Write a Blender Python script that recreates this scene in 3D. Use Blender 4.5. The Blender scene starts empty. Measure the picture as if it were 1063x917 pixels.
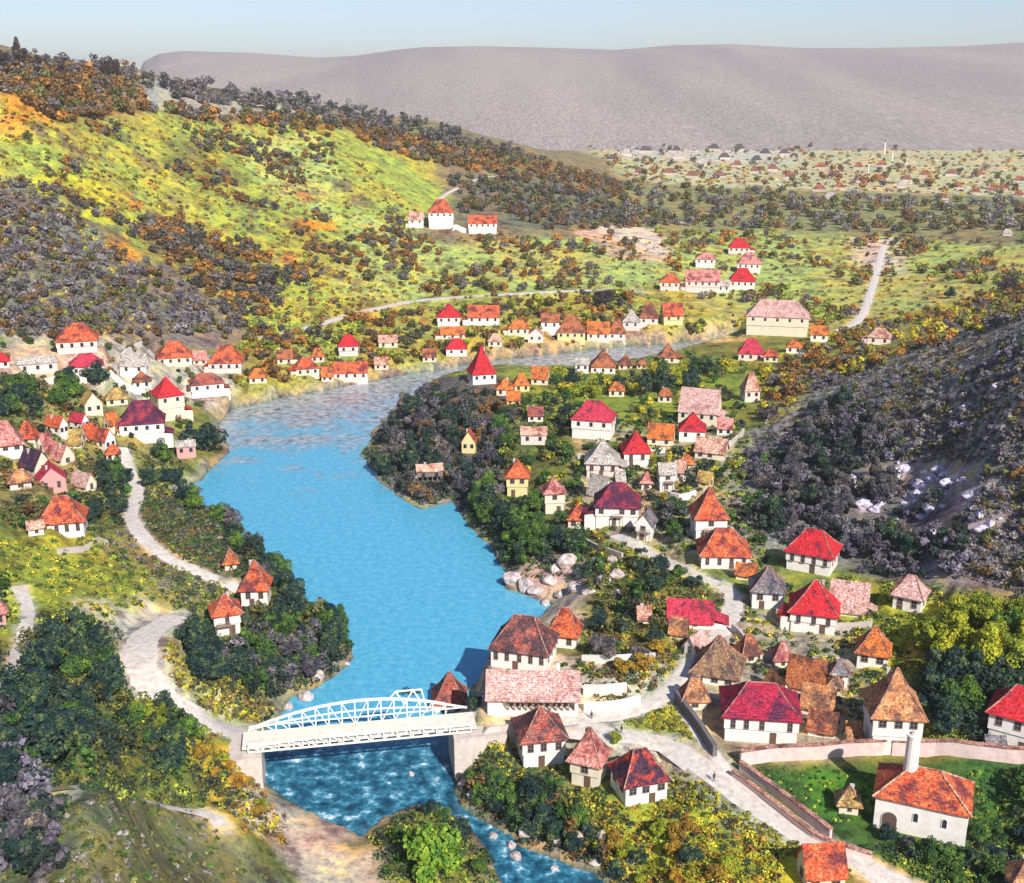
import bpy, math, random
import numpy as np
from mathutils import Vector
random.seed(7); rng = np.random.default_rng(7)
scn = bpy.context.scene
COL = scn.collection
PI = math.pi
# ------------------------------------------------------------------ camera model
CX, CY, F = 531.5, 458.5, 1200.0
HC = 115.0
PITCH = math.radians(17.05)
cp, sp = math.cos(PITCH), math.sin(PITCH)
def ray(u, v):
    cu = (u-CX)/F; cv = (CY-v)/F
    dy = cp+cv*sp; dz = -sp+cv*cp
    return cu/dy, dz/dy            # x = a*y ; z = HC + k*y
def unproj_z(u, v, z):
    a, k = ray(u, v); y = (z-HC)/k
    return np.array([a*y, y, z])
def project(x, y, z):
    c = y*cp-(z-HC)*sp
    return CX+F*x/c, CY-F*(y*sp+(z-HC)*cp)/c
# ------------------------------------------------------------------ noise
def _hash(ix, iy, s):
    h = (ix.astype(np.int64)*374761393+iy.astype(np.int64)*668265263+s*974634777) & 0x7fffffff
    h = ((h ^ (h >> 13))*1274126177) & 0x7fffffff
    return ((h ^ (h >> 16)) & 0xffff)/65535.0
def vnoise(x, y, s=0):
    ix = np.floor(x); iy = np.floor(y); fx = x-ix; fy = y-iy
    fx = fx*fx*(3-2*fx); fy = fy*fy*(3-2*fy)
    a = _hash(ix, iy, s); b = _hash(ix+1, iy, s); c = _hash(ix, iy+1, s); d = _hash(ix+1, iy+1, s)
    return (a*(1-fx)+b*fx)*(1-fy)+(c*(1-fx)+d*fx)*fy
def fbm(x, y, o=4, s=0):
    t = 0; am = .5; n = 0
    for i in range(o):
        t = t+am*vnoise(x*2**i, y*2**i, s+i*17); n += am; am *= .5
    return t/n*2-1
# ------------------------------------------------------------------ terrain control points
CZ = [  # (u, v, z)
 (700,750,9.5),(786,773,9),(950,872,8),(1063,917,8),(1063,780,12),(850,655,13),(905,690,13),(740,570,13),(640,547,10),
 (600,455,12),(680,405,10),(640,388,4),(680,838,6),(610,822,5),(720,880,7),(560,800,4.5),(500,745,9),(467,742,9),(560,742,9.2),(620,765,9),
 (720,790,9),(850,885,8),(585,673,7),(545,698,8),(560,600,4),(570,530,8),(480,470,5),(430,480,3),(500,400,8),(530,410,8),
 (480,860,2),(540,900,2),(640,917,4),(255,770,9),(200,735,12),(140,680,18),(68,560,19),(0,640,30),(0,917,45),(150,850,21),
 (240,850,9),(330,900,3),(100,780,28),(60,805,31),(0,740,38),(290,850,4),(82,366,31),(91,388,25),(150,461,10),(216,413,6),(8,470,26),(60,450,18),
 (176,438,9),(182,380,13),(235,386,10),(205,470,4),(128,480,11),(170,560,12),(267,628,8),(236,655,9),(310,640,6),(345,675,3),
 (240,592,10),(300,395,5),(362,396,5),(420,378,5),(474,368,6),(560,352,7),(700,345,8),(807,348,11),(270,350,14),(400,320,16),
 (520,305,18),(640,300,18),(1250,640,28),(1250,917,14),(-200,640,42),(-200,917,56),(770,520,14),(870,592,16),(960,625,19),(1063,650,22),
]
CD = [  # (u, v, depth)
 (0,385,340),(0,330,400),(0,250,470),(0,150,560),(0,60,650),(150,330,450),(150,250,540),(150,150,650),(140,76,760),
 (300,330,500),(300,250,600),(300,180,720),(300,105,850),(450,300,590),(450,240,690),(450,190,820),(450,130,970),
 (550,300,600),(550,240,720),(550,200,860),(550,155,1080),(650,300,600),(650,250,720),(650,205,950),(650,170,1250),
 (800,300,620),(800,250,760),(800,210,960),(800,180,1250),(800,162,1600),(950,300,600),(950,250,760),(950,210,960),(950,180,1250),(950,166,1550),
 (1063,300,560),(1063,250,720),(1063,205,1000),(1063,175,1400),(1063,320,330),(1063,430,250),(1063,540,222),
 (950,362,350),(950,450,290),(950,540,250),(850,400,370),(850,470,300),(850,540,262),(780,422,370),
 (1250,290,310),(1250,430,230),(-200,60,600),(-200,330,370),(-200,200,450),
]
CW = [  # (u at horizon-ish azimuth, depth, z)
 (0,1100,60),(140,1200,60),(300,1300,50),(450,1500,38),(550,1700,30),(-200,1100,60),
 (1063,470,23),(950,470,18),(1250,520,30),(1250,1000,30),
 (0,60,52),(-300,60,60),(300,60,20),(500,60,4),(700,60,7),(1000,60,9),(1300,60,14),
 (0,100,50),(400,110,3),(500,120,2),(750,110,8),(1000,110,8),(1300,110,14),
 (0,2000,32),(300,2000,30),(600,2000,28),(900,2000,28),(1200,2000,30),(-300,2000,40),
]
pts = []
for u, v, z in CZ:
    p = unproj_z(u, v, z); pts.append((p[0]/p[1], math.log(p[1]), z))
for u, v, d in CD:
    a, k = ray(u, v); pts.append((a, math.log(d), HC+k*d))
for u, d, z in CW:
    pts.append(((u-CX)/F/cp*.93, math.log(d), z))
pts = np.array(pts)
SA = 2.6
P2 = np.stack([pts[:, 0]*SA, pts[:, 1]], 1)
def U_(r2): return np.where(r2 > 1e-12, r2*np.log(r2+1e-12), 0)
n = len(P2)
K = U_(((P2[:, None]-P2[None])**2).sum(-1))+np.eye(n)*.004
Pm = np.concatenate([np.ones((n, 1)), P2], 1)
A_ = np.block([[K, Pm], [Pm.T, np.zeros((3, 3))]])
sol = np.linalg.solve(A_, np.concatenate([pts[:, 2], np.zeros(3)]))
NA, NB = 1080, 900
ga = np.linspace(-.88, .92, NA); gb = np.linspace(math.log(60), math.log(9000), NB)
AA, BB = np.meshgrid(ga, gb)        # [NB, NA]
YY = np.exp(BB); XX = AA*YY
Hh = np.zeros_like(AA)
for i in range(n):
    Hh += sol[i]*U_((AA*SA-P2[i, 0])**2+(BB-P2[i, 1])**2)
Hh += sol[n]+sol[n+1]*AA*SA+sol[n+2]*BB
Hh = np.clip(Hh, 2.2, 170)
# plain and mountain range behind
def sstep(x): x = np.clip(x, 0, 1); return x*x*(3-2*x)
t = sstep((YY-1300)/500.); Hh = Hh*(1-t)+t*np.where(YY > 1000, 28, Hh)
lump = fbm(XX/60., YY/60., 4, 3)
Hh += lump*np.clip((Hh-14)/20., .12, 1)*3.2*np.clip(1.2-YY/2500., 0, 1)
Hh += fbm(XX/9., YY/9., 3, 9)*.35
CREST = [(-300,95),(100,92),(140,86),(149,64),(165,56),(190,53),(260,55),(330,60),(370,58),(410,52),(440,49),(500,48),(580,50),(640,52),(700,47),(760,46),(830,50),(900,50),(1000,48),(1063,44),(1300,40)]
ca = np.array([ray(u, v)[0] for u, v in CREST]); cz = np.array([HC+ray(u, v)[1]*5200 for u, v in CREST])
cr = np.interp(AA, ca, cz)
tm = np.clip((YY-1680)/(5200-1680.), 0, None)
prof = np.where(tm < 1, .65*tm**.9+.35*sstep(tm)**1.2, np.maximum(1-(tm-1)*1.2, .3))
rav = fbm(XX/300., YY/1800., 4, 31)
MM = 28+(cr-28)*prof+rav*4*np.clip(tm*2.5, 0, 1)*np.clip((1-tm)*6, 0.12, 1)*(tm < 1.0)
Hh = np.where(YY > 1680, np.maximum(MM, 28), Hh)
# ------------------------------------------------------------------ river
RIV = [(760,350),(700,357),(640,361),(560,369),(520,374),(440,386),(380,397),(300,412),(240,425),(228,440),(238,470),(205,500),(172,514),
 (215,527),(240,548),(270,578),(305,608),(335,636),(358,660),(366,682),(345,704),(305,722),(285,742),(272,765),(274,812),(292,832),(335,852),(378,866),(402,848),
 (432,838),(464,842),(488,862),(503,885),(516,917),(530,1000),(690,1000),(650,925),(590,900),(545,880),(508,858),(480,838),(468,805),(474,745),(482,722),(503,702),(512,680),(535,655),(565,640),(572,627),
 (545,619),(526,612),(521,588),(508,568),(488,545),(470,521),(440,529),(418,518),(394,500),(376,474),(388,447),(415,420),(448,397),(490,391),(560,388),(640,382),(690,376),(740,364),(765,356)]
rp = np.array([unproj_z(u, v, 0)[:2] for u, v in RIV])
def poly_sd(poly, X, Y):
    """signed distance: positive outside"""
    d2 = np.full(X.shape, 1e12); inside = np.zeros(X.shape, bool)
    m = len(poly)
    for i in range(m):
        x0, y0 = poly[i]; x1, y1 = poly[(i+1) % m]
        ex, ey = x1-x0, y1-y0
        tt = np.clip(((X-x0)*ex+(Y-y0)*ey)/(ex*ex+ey*ey+1e-9), 0, 1)
        d2 = np.minimum(d2, (X-x0-tt*ex)**2+(Y-y0-tt*ey)**2)
        c = ((y0 > Y) != (y1 > Y))
        inside ^= c & (X < (x1-x0)*(Y-y0)/(y1-y0+1e-12)+x0)
    d = np.sqrt(d2)
    return np.where(inside, -d, d)
nr = YY < 900
rows = int(np.searchsorted(np.exp(gb), 900))
SD = np.full(AA.shape, 1e3)
SD[:rows] = poly_sd(rp, XX[:rows]+fbm(XX[:rows]/6, YY[:rows]/6, 3, 5)*1.6, YY[:rows]+fbm(XX[:rows]/6, YY[:rows]/6, 3, 6)*1.6)
bank = sstep((SD+1.0)/10.)
Hh = np.where(SD > 0, .25+(Hh-.25)*bank**.8, np.maximum(-3, SD*.5))
# ------------------------------------------------------------------ grid sampling
da = ga[1]-ga[0]; db = gb[1]-gb[0]
def H(x, y):
    x = np.asarray(x, float); y = np.asarray(y, float)
    fa = np.clip((x/y-ga[0])/da, 0, NA-1.001); fb = np.clip((np.log(y)-gb[0])/db, 0, NB-1.001)
    ia = fa.astype(int); ib = fb.astype(int); ra = fa-ia; rb = fb-ib
    return (Hh[ib, ia]*(1-ra)+Hh[ib, ia+1]*ra)*(1-rb)+(Hh[ib+1, ia]*(1-ra)+Hh[ib+1, ia+1]*ra)*rb
_yl = np.exp(np.linspace(math.log(62), math.log(8800), 3600))
def hit(u, v):
    a, k = ray(u, v)
    z = HC+k*_yl; h = H(a*_yl, _yl)
    idx = np.nonzero(h >= z)[0]
    if len(idx) == 0: return None
    i = idx[0]
    if i == 0: y = _yl[0]
    else:
        d0 = z[i-1]-h[i-1]; d1 = z[i]-h[i]; tt = d0/(d0-d1+1e-9); y = _yl[i-1]+(_yl[i]-_yl[i-1])*tt
    return np.array([a*y, y, float(H(a*y, y))])
def pxscale(p): return F/(p[1]*cp+(HC-p[2])*sp)
def w2(pl):
    out = []
    for u, v in pl:
        q = hit(u, v)
        if q is not None: out.append(q[:2])
    return np.array(out)
# ------------------------------------------------------------------ houses table
# (label, u, vbase, wall px width, wall px height, roof px height, kind, roof, wall, yaw, depth ratio, short name for neighbours)
HS = [
 ("large white house with dark maroon hipped roof at the road bend behind the pink wall",786,773,88,26,36,'hip','crimson','white',6,.75,"the maroon-roofed house at the road bend"),
 ("orange-tiled gabled house with pale roof verges wedged right behind the maroon-roofed house",806,738,44,8,50,'gablef','orange','cream',28,1.3,None),
 ("broad pyramid-roofed house with striped brown shingles beside the uphill road",744,713,60,10,42,'pyr','shingle','white',-8,1,"the striped brown pyramid roof"),
 ("low hut with rounded orange roof in front of the striped brown pyramid roof",720,738,32,10,24,'hip','orange','cream',10,.8,None),
 ("small house with brick-red roof just right of the striped brown pyramid roof",775,690,30,8,26,'hip','rust','cream',30,.9,None),
 ("long low building with rust-orange gable roof behind the tight cluster of brown roofs",836,720,44,7,27,'gable','rust','white',-8,.6,None),
 ("small pinkish red roofed house at upper left of the long rust-orange roof",811,694,25,7,18,'hip','pinkred','cream',15,.9,None),
 ("barn with pale orange gable roof directly below the long rust-orange roof",848,743,38,7,22,'gable','orange','cream',-4,.7,None),
 ("low orange-brown outbuilding touching the pink garden wall left of the tall pointed roof",853,767,34,8,19,'gable','rust','white',-6,.8,None),
 ("tall two-storey white house with steep orange pyramid roof behind the pink garden wall",922,786,66,38,50,'pyr','orange','white',14,1.05,"the tall orange pyramid-roofed house"),
 ("small white pavilion-like house with pointed bright orange roof above the tall pyramid-roofed house",905,692,35,13,29,'pyr','bright','white',0,.9,"the small pointed orange roof"),
 ("small half-timbered shed with slate-grey roof left of the small pointed orange roof",870,712,22,12,15,'pyr','slate','white',10,.9,None),
 ("white two-storey house with bright red roof cut off by the right edge",1056,783,68,34,34,'hip','red','white',-6,.8,"the red-roofed house at the right edge"),
 ("white outbuilding with low dark gable left of the red-roofed house at the right edge",1030,786,26,12,9,'gable','slate','white',20,.8,None),
 ("white house with tall bright red pyramid roof beside a faded pink roof on the slope",843,657,50,20,35,'pyr','red','white',0,.9,"the tall red pyramid roof above town"),
 ("wide building under faded pink roof touching the tall red pyramid roof on its right",880,640,42,8,28,'gable','pink','cream',0,.7,None),
 ("white cottage with faded pink and orange roof below the wooded hillside at right",943,636,38,15,23,'hip','pink','white',-12,.9,"the pink-roofed cottage below the woods"),
 ("white house with grey-brown pointed shingle roof at the road fork",795,633,40,18,27,'pyr','slate','white',5,1,"the grey-roofed house at the fork"),
 ("large white house with bright red hipped roof at the foot of the dark wooded hill",842,597,58,20,27,'hip','red','white',-12,.8,"the red-roofed house under the dark hill"),
 ("tall white tower-like house with steep scarlet roof rising before the dark trees",734,564,42,25,33,'pyr','scarlet','white',12,1.05,"the scarlet tower-like house"),
 ("sprawling white house with patched orange-red roof just below the scarlet tower-like house",750,592,62,14,29,'hip','scarlet','white',8,.8,None),
 ("tiny open shed with flat orange roof beside the road fork",774,603,24,5,10,'gable','bright','cream',-5,.6,None),
 ("long barn with crimson gable roof beside the uphill road",716,652,52,8,21,'gable','crimson2','white',0,.55,"the crimson barn roof"),
 ("little hut with patched orange roof below the crimson barn roof",704,664,22,6,14,'gable','orange','cream',-10,.8,None),
 ("narrow pale pink shed lying aslant along the white road below the crimson barn",722,682,24,6,24,'gablef','pink','white',-32,1.8,None),
 ("large white riverside house with broad red and brown hipped roof above the long hall",544,699,78,19,38,'hip','mottled','white',-14,.8,"the broad riverside house"),
 ("white house with scarlet hipped roof right behind the broad riverside house",586,674,38,13,29,'hip','scarlet','white',-10,.9,"the scarlet roof behind the riverside house"),
 ("small white gatehouse with pointed brick-red roof at the town end of the white bridge",467,742,36,11,33,'pyr','brick','white',0,1,"the gatehouse by the bridge"),
 ("white house with sagging brown-red pyramid roof below the long pink-roofed hall",560,798,58,27,34,'pyr','mottled','white',12,1,"the sagging brown-red roof below the hall"),
 ("two-storey house with pale pink-red pointed roof between road and river",611,820,42,25,38,'pyr','pinkred','cream',-18,1,"the pink-red pointed roof by the road"),
 ("white house with red and black hipped roof and many windows above the yellow bank",662,839,68,21,35,'hip','redblack','white',24,.9,"the red-black roof above the yellow bank"),
 ("ramshackle building with orange-red gable roof at the bottom edge below the road",850,926,58,14,30,'gable','scarlet','cream',22,.8,"the ramshackle orange roof at the bottom"),
 ("orange roof peeping into the bottom right corner",1066,938,60,14,26,'hip','orange','cream',20,.8,None),
 ("small hut with yellowish tiled roof on the lawn left of the mosque",879,846,27,9,18,'pyr','yellow','cream',10,.9,None),
 ("wide white house with glossy crimson hipped roof standing alone among green trees",616,457,50,20,21,'hip','crimson2','white',-10,.75,"the wide crimson-roofed house among trees"),
 ("pale house with beige pyramid roof below the wide crimson-roofed house",625,496,36,15,26,'pyr','beige','pinkw',0,1,"the beige pyramid roof"),
 ("white house with pointed bright red roof right of the beige pyramid roof",659,485,32,15,23,'pyr','red','white',8,1,None),
 ("low shed with pale grey roof between the beige pyramid roof and the plum-roofed house",622,519,28,6,20,'gable','beige','white',-30,.6,None),
 ("white house with dark plum roof at the top end of the sloping road",640,546,48,20,26,'hip','plum','white',0,.85,"the plum-roofed house"),
 ("narrow white gable-fronted house with steep dark roof beside the plum-roofed house",670,562,22,18,13,'gablef','slate','white',-14,1.2,None),
 ("tiny hut with little pink-red pointed roof above the plum-roofed house",671,509,13,8,12,'pyr','pinkred','white',0,1,None),
 ("big half-timbered house with faded pink gable roof at the top of the central quarter",726,442,50,13,25,'gable','pink','cream',-10,.8,"the big faded pink gable"),
 ("white round-fronted house with pointed crimson roof just below the big faded pink gable",718,459,30,12,20,'pyr','red','white',0,1,"the pointed crimson roof below the pink gable"),
 ("low house with patchy orange roof left of the pointed crimson roof below the pink gable",686,463,32,8,15,'gable','bright','cream',-6,.7,None),
 ("low row building with orange-pink roof under the pointed crimson roof",738,478,38,9,14,'gable','pinkor','cream',-10,.6,None),
 ("roof-worn pale stone house left of the walled garden in the central quarter",691,511,20,20,10,'gable','beige','white',12,.8,None),
 ("tall narrow house with pink and orange streaked roof above the central quarter",778,418,24,12,25,'hip','pinkor','pinkw',20,1,None),
 ("house with magenta-red roof directly south of the large pale manor",779,375,28,8,16,'hip','crimson2','pinkw',0,.8,None),
 ("little house with yellowish walls and roof beside the dark trees right of the beige house",732,507,20,8,9,'gable','yellow','yellow',-20,.8,None),
 ("narrow yellow-walled house with pointed red-orange roof above the east bank",537,516,24,21,19,'pyr','scarlet','yellow',0,1,"the narrow yellow-walled house"),
 ("narrow cream house with pale pink-red roof right of the narrow yellow-walled house",574,534,26,22,17,'pyr','pinkred','cream',10,1,None),
 ("small dwelling with low orange-red pointed roof among bushes above the pale rocks",600,549,24,10,17,'pyr','scarlet','pinkw',0,1,None),
 ("yellow cottage with small red gable hidden in the dark trees of the promontory",487,471,18,12,14,'gablef','scarlet','yellow',-5,1,"the yellow cottage on the promontory"),
 ("long pinkish ruin-like house among trees left of the wide crimson-roofed house",554,462,30,11,8,'gable','pinkor','pinkw',0,.6,None),
 ("crimson spire-roofed tower standing on the promontory by the river narrows",500,400,34,11,33,'pyr','red','white',14,1,"the crimson spire-roofed tower"),
 ("timber boathouse on stilts with pale pink roof at the promontory shore",446,501,32,12,7,'gable','pinkor','wood',5,.5,"the stilted boathouse"),
 ("white house with twin orange-brown pyramid roof beside the river narrows",626,388,28,7,20,'pyr','rust','white',0,1,"the orange-brown pyramid by the narrows"),
 ("small dark rust roof close right of the orange-brown pyramid by the narrows",649,384,16,5,12,'pyr','rust','cream',0,1,None),
 ("tiny rust-roofed hut second right of the orange-brown pyramid by the narrows",666,383,12,4,8,'pyr','rust','cream',0,1,None),
 ("small orange pyramid-roofed house at the narrows above the yellow-green trees",693,377,20,6,15,'pyr','rust','cream',0,1,None),
 ("little white flat-looking house just left of the orange-brown pyramid by the narrows",604,388,16,10,6,'gable','beige','white',0,.7,None),
 ("orange-roofed house nearest the crimson spire-roofed tower",524,411,20,7,12,'pyr','bright','cream',0,1,None),
 ("orange-roofed house with yellow wall in the orange cluster behind the promontory",541,407,20,7,13,'hip','bright','yellow',10,.8,None),
 ("pale-walled orange house topmost right in the orange cluster behind the promontory",561,400,22,7,12,'gable','bright','cream',-10,.8,None),
 ("low orange house lowest in the orange cluster behind the promontory",533,420,16,5,9,'gable','bright','yellow',0,.8,None),
 ("large pale pink manor with long hipped roof on the meadow above the river",806,349,68,20,18,'hip','pink','cream',0,.5,"the large pale manor"),
 ("small white house with orange roof right of the large pale manor",850,355,20,8,9,'gable','bright','white',0,.8,None),
 ("small peach-walled hut below the large pale manor on its right",824,367,18,7,9,'pyr','bright','white',0,.8,None),
 ("small house with bright red roof, highest of the hamlet above the meadow road",767,264,24,7,10,'hip','red','pinkw',0,.8,None),
 ("white house with red roof rims, second highest of the hamlet above the meadow road",777,284,26,10,12,'hip','pinkred','white',0,.8,None),
 ("white house with strong red roof, lowest right of the hamlet above the meadow road",770,301,28,9,14,'hip','red','white',0,.8,None),
 ("longest pink-roofed house of the hamlet above the meadow road",729,304,38,12,12,'gable','pinkred','pinkw',0,.6,None),
 ("leftmost house of the hamlet above the meadow road with a pinkish wall",695,302,22,9,9,'hip','scarlet','pinkw',0,.8,None),
 ("white house with faint pink roof at upper left of the hamlet above the meadow road",732,278,22,9,7,'hip','pinkred','white',0,.8,None),
 ("tiny white hut squeezed between the two lowest houses of the hamlet",751,304,14,7,6,'gable','beige','white',0,.8,None),
 ("rust-roofed house with small trees on the north bank below the hamlet",673,337,22,7,16,'hip','rust','pinkw',0,.8,None),
 ("yellow gable-walled house next to the rust-roofed house below the hamlet",697,338,26,10,13,'gable','scarlet','yellow',14,.8,None),
 ("small orange-roofed house, leftmost of the north bank row",538,348,24,7,10,'hip','bright','cream',0,.8,None),
 ("pinkish hut, second from left of the north bank row",556,356,18,8,8,'gablef','pinkor','pinkw',0,.8,None),
 ("tall white narrow house with rust roof in the middle left of the north bank row",571,344,20,10,9,'gable','rust','white',0,.8,None),
 ("large rust-orange house in the middle of the north bank row",593,354,32,9,18,'hip','rust','yellow',0,.8,None),
 ("low pink-walled house right of the middle of the north bank row",621,354,26,8,12,'gable','bright','pinkw',0,.8,None),
 ("dark orange roofed house near the right end of the north bank row",640,354,20,8,16,'hip','rust','pinkw',0,.9,None),
 ("house with grey-pink pointed gable, rightmost of the north bank row",655,343,20,9,13,'pyr','beige','pinkw',0,.9,None),
 ("bright red pointed house at the left end of the two on the hillside road",466,339,26,10,14,'pyr','red','white',0,.9,None),
 ("long white house with red roof at the right end of the hillside road pair",502,338,36,9,12,'gable','scarlet','white',0,.5,None),
 ("small white house with deep red roof on the bank between hillside road and river",474,370,24,8,11,'hip','red','white',0,.8,None),
 ("pink-walled house with bright red roof alone on the green north slope",362,370,22,11,12,'hip','red','pinkw',0,.8,None),
 ("small cream hut with faint orange roof right of the lone bright red roof",403,361,22,6,7,'gable','pinkor','cream',0,.6,None),
 ("orange-roofed house left in the riverside pair below the lone bright red roof",318,390,30,7,12,'hip','scarlet','cream',10,.8,None),
 ("pink house with orange roof right in the riverside pair below the lone bright red roof",365,397,40,10,11,'gable','scarlet','pinkw',-4,.5,None),
 ("tall white manor with red roof on the green hill above the valley",458,238,28,17,14,'hip','scarlet','white',0,.8,"the white manor on the hill"),
 ("low annex with pink roof left of the white manor on the hill",432,237,17,9,8,'gable','pinkor','white',0,.8,None),
 ("long white farm wing with red roof right of the white manor on the hill",501,243,32,11,8,'gable','scarlet','white',0,.5,None),
 ("small peach-coloured cottage by the field path at the right of the valley",912,358,26,8,10,'hip','pinkor','pinkw',0,.8,None),
 ("highest house of the left quarter with orange-red hipped roof under the grey slope",82,367,46,13,19,'hip','scarlet','pinkw',-4,.8,"the highest house of the left quarter"),
 ("white house with rosy red roof just below the highest house of the left quarter",91,390,36,10,14,'hip','crimson2','white',0,.8,None),
 ("long pale low house left of the rosy red roof in the left quarter",40,388,42,11,7,'gable','beige','pinkw',0,.5,None),
 ("pale walled farm building at the upper middle of the left quarter",141,392,34,12,12,'gable','beige','white',-18,.6,None),
 ("small orange roof in front of the pale walled farm building",148,403,20,7,11,'pyr','rust','white',0,.9,None),
 ("cream house with orange-red roof, left of two at the foot of the grey slope",182,380,38,9,17,'hip','scarlet','cream',0,.8,"the left roof at the foot of the grey slope"),
 ("pink-walled house with red roof, right of two at the foot of the grey slope",236,388,40,11,19,'hip','scarlet','pinkw',-8,.8,"the right roof at the foot of the grey slope"),
 ("tiny red-roofed house between the two at the foot of the grey slope",208,379,16,6,9,'gable','pinkred','cream',0,.8,None),
 ("long white house with low brown-red roof at the head of the river pool",215,413,38,14,12,'hip','brick','white',6,.7,"the brown-red roof at the pool head"),
 ("tall cream house with pointed red roof beside the big round riverside tree",176,438,36,26,21,'pyr','red','cream',16,1,"the tall red-roofed house by the pool"),
 ("large white house with broad dark maroon roof in front of the tall red-roofed one",150,461,50,21,25,'hip','plum','white',-4,.75,"the broad maroon roof of the left quarter"),
 ("yellow gable-fronted house in the middle of the left quarter",96,431,25,11,15,'gablef','yellow','cream',14,1,None),
 ("small house with dull olive-yellow roof right of the yellow gable-fronted house",122,421,24,7,12,'hip','yellow','cream',0,.8,None),
 ("left one of the three slanting red-roofed row houses in the left quarter",60,452,20,9,26,'gablef','scarlet','white',38,2.0,None),
 ("middle one of the three slanting red-roofed row houses in the left quarter",83,446,16,8,26,'gablef','crimson2','white',38,2.2,None),
 ("right and longest of the three slanting red-roofed row houses in the left quarter",106,468,24,10,36,'gablef','scarlet','white',38,2.2,"the long slanting red roof"),
 ("red hipped house at the left edge, lowest part of its roof darker",6,470,38,8,26,'hip','pinkred','white',0,.9,"the red hipped house at the left edge"),
 ("small house with patched orange-red roof beside the red hipped house at the left edge",30,462,24,7,18,'hip','scarlet','cream',-15,.9,None),
 ("house with slanting dark purple roof in the left quarter",38,494,34,9,27,'gablef','darkpurple','cream',30,1.5,"the dark purple slanting roof"),
 ("house with slanting faded red roof right of the dark purple one",64,484,30,8,24,'gablef','pinkred','cream',34,1.5,None),
 ("small yellowish-orange shed touching the slanting faded red roof",80,466,18,6,14,'gable','yellow','cream',-20,.9,None),
 ("rose-coloured gable-fronted house with crimson verge above the big orange-red hip",55,513,32,15,16,'gablef','crimson2','rose',4,.9,"the rose gable-fronted house"),
 ("long house with pale pink slanting roof right of the rose gable-fronted house",88,512,24,8,26,'gablef','pink','cream',34,1.9,None),
 ("large hipped house with orange-red roof and white wall, lowest of the left quarter",68,560,54,17,28,'hip','scarlet','white',-8,.85,"the lowest hipped house of the left quarter"),
 ("tiny house with bright red roof at the left edge beside the pale path",2,382,18,7,9,'hip','red','white',0,.8,None),
 ("little yellow-orange house left of the rose gable-fronted house",22,508,24,8,12,'hip','orange','pinkw',0,.8,None),
 ("small pink-walled house with two dark doorways below the big round riverside tree",194,476,22,13,6,'gable','beige','rose',0,.7,None),
 ("pink house cut off by the left edge above the pale footpath",0,650,16,14,16,'hip','pinkred','rose',0,.9,None),
 ("white house with tall red pyramid roof, upper of the two on the wooded left bank",267,630,36,17,31,'pyr','scarlet','white',-10,1,"the upper red roof on the left bank"),
 ("white house with red pyramid roof, lower of the two on the wooded left bank",236,660,32,22,21,'pyr','scarlet','white',6,1,"the lower red roof on the left bank"),
 ("tiny orange pointed hut by the upper road of the left bank",240,592,15,6,15,'pyr','bright','cream',0,1,None),

 ("small cream shed with red roof wedged between the middle and right slanting row houses",92,458,16,7,12,'gable','scarlet','cream',36,.8,None),
 ("low orange-roofed shed just above the long slanting red roof",116,446,18,6,13,'gable','bright','cream',30,.8,None),
 ("small house with rust roof below the left slanting row house",48,470,18,7,14,'gable','pinkred','white',34,1,None),
 ("white shed with brick-red lean roof right of the long slanting red roof",128,452,14,7,11,'gable','brick','white',-10,.8,None),
 ("little cream house with orange roof under the broad maroon roof beside the footpath",118,478,16,7,10,'hip','scarlet','cream',0,.8,None),
 ("small white house with pinkish roof left of the lowest hipped house of the left quarter",38,556,18,9,7,'gable','pinkor','white',0,.8,None),
 ("small pale shed with grey roof between the beige pyramid and pointed bright red roof",643,505,14,7,8,'gable','beige','pinkw',20,.8,None),
 ("narrow white house with faded roof right of the worn pale stone house",706,500,14,12,9,'gable','pinkor','white',-10,.9,None),
 ("small cream house with orange roof under the low row building of the central quarter",712,488,16,7,10,'hip','bright','cream',0,.8,None),
 ("small white shed with red roof below the big faded pink gable on the right",752,452,18,8,10,'gable','pinkred','white',0,.8,None),
 ("small pink-roofed shed between the crimson barn and the riverside boulders",668,648,18,7,10,'gable','pinkor','cream',10,.8,None),
 ("low white shed with faded roof between the grey-roofed house and the tall red pyramid",812,650,14,6,8,'gable','pinkor','white',0,.8,None),
 ("small orange-roofed lean building in front of the tall orange pyramid-roofed house",884,772,20,8,12,'gable','orange','white',20,.8,None),
 ("small orange-roofed shoreline house just right of the two at the foot of the grey slope",268,398,20,6,10,'hip','bright','cream',0,.8,None),
 ("orange cottage above the left riverside pair, hidden by scrub",296,378,18,6,9,'gable','rust','cream',0,.8,None),
 ("small orange shoreline cottage between the riverside pair",340,396,14,6,9,'gable','bright','pinkw',0,.8,None),
 ("tiny pink-roofed hut right of the riverside pair on the shore",396,384,16,6,7,'gable','pinkor','cream',0,.7,None),
 ("small orange-roofed house high behind the riverside pair",330,376,15,6,9,'hip','bright','cream',0,.8,None),
 ("small rust-roofed shoreline house left of the deep red roof on the bank",446,376,16,6,8,'gable','rust','cream',0,.8,None),
 ("low orange house between the bright red pointed house and the deep red roof",470,352,28,5,8,'gable','bright','pinkw',0,.6,None),
 ("small peach house left of the north bank row near the shoreline",514,360,16,6,8,'hip','pinkor','cream',0,.8,None),
 ("small cream house with red roof right of the magenta-red roof near the manor",800,376,16,6,8,'hip','scarlet','cream',0,.8,None),
 ("small pale house with orange roof above the wide crimson-roofed house",640,412,18,7,9,'hip','bright','cream',0,.8,None),
 ("small house with rusty roof among the yellow-green trees left of the pink gable",690,418,16,7,9,'hip','rust','cream',0,.8,None),
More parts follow.
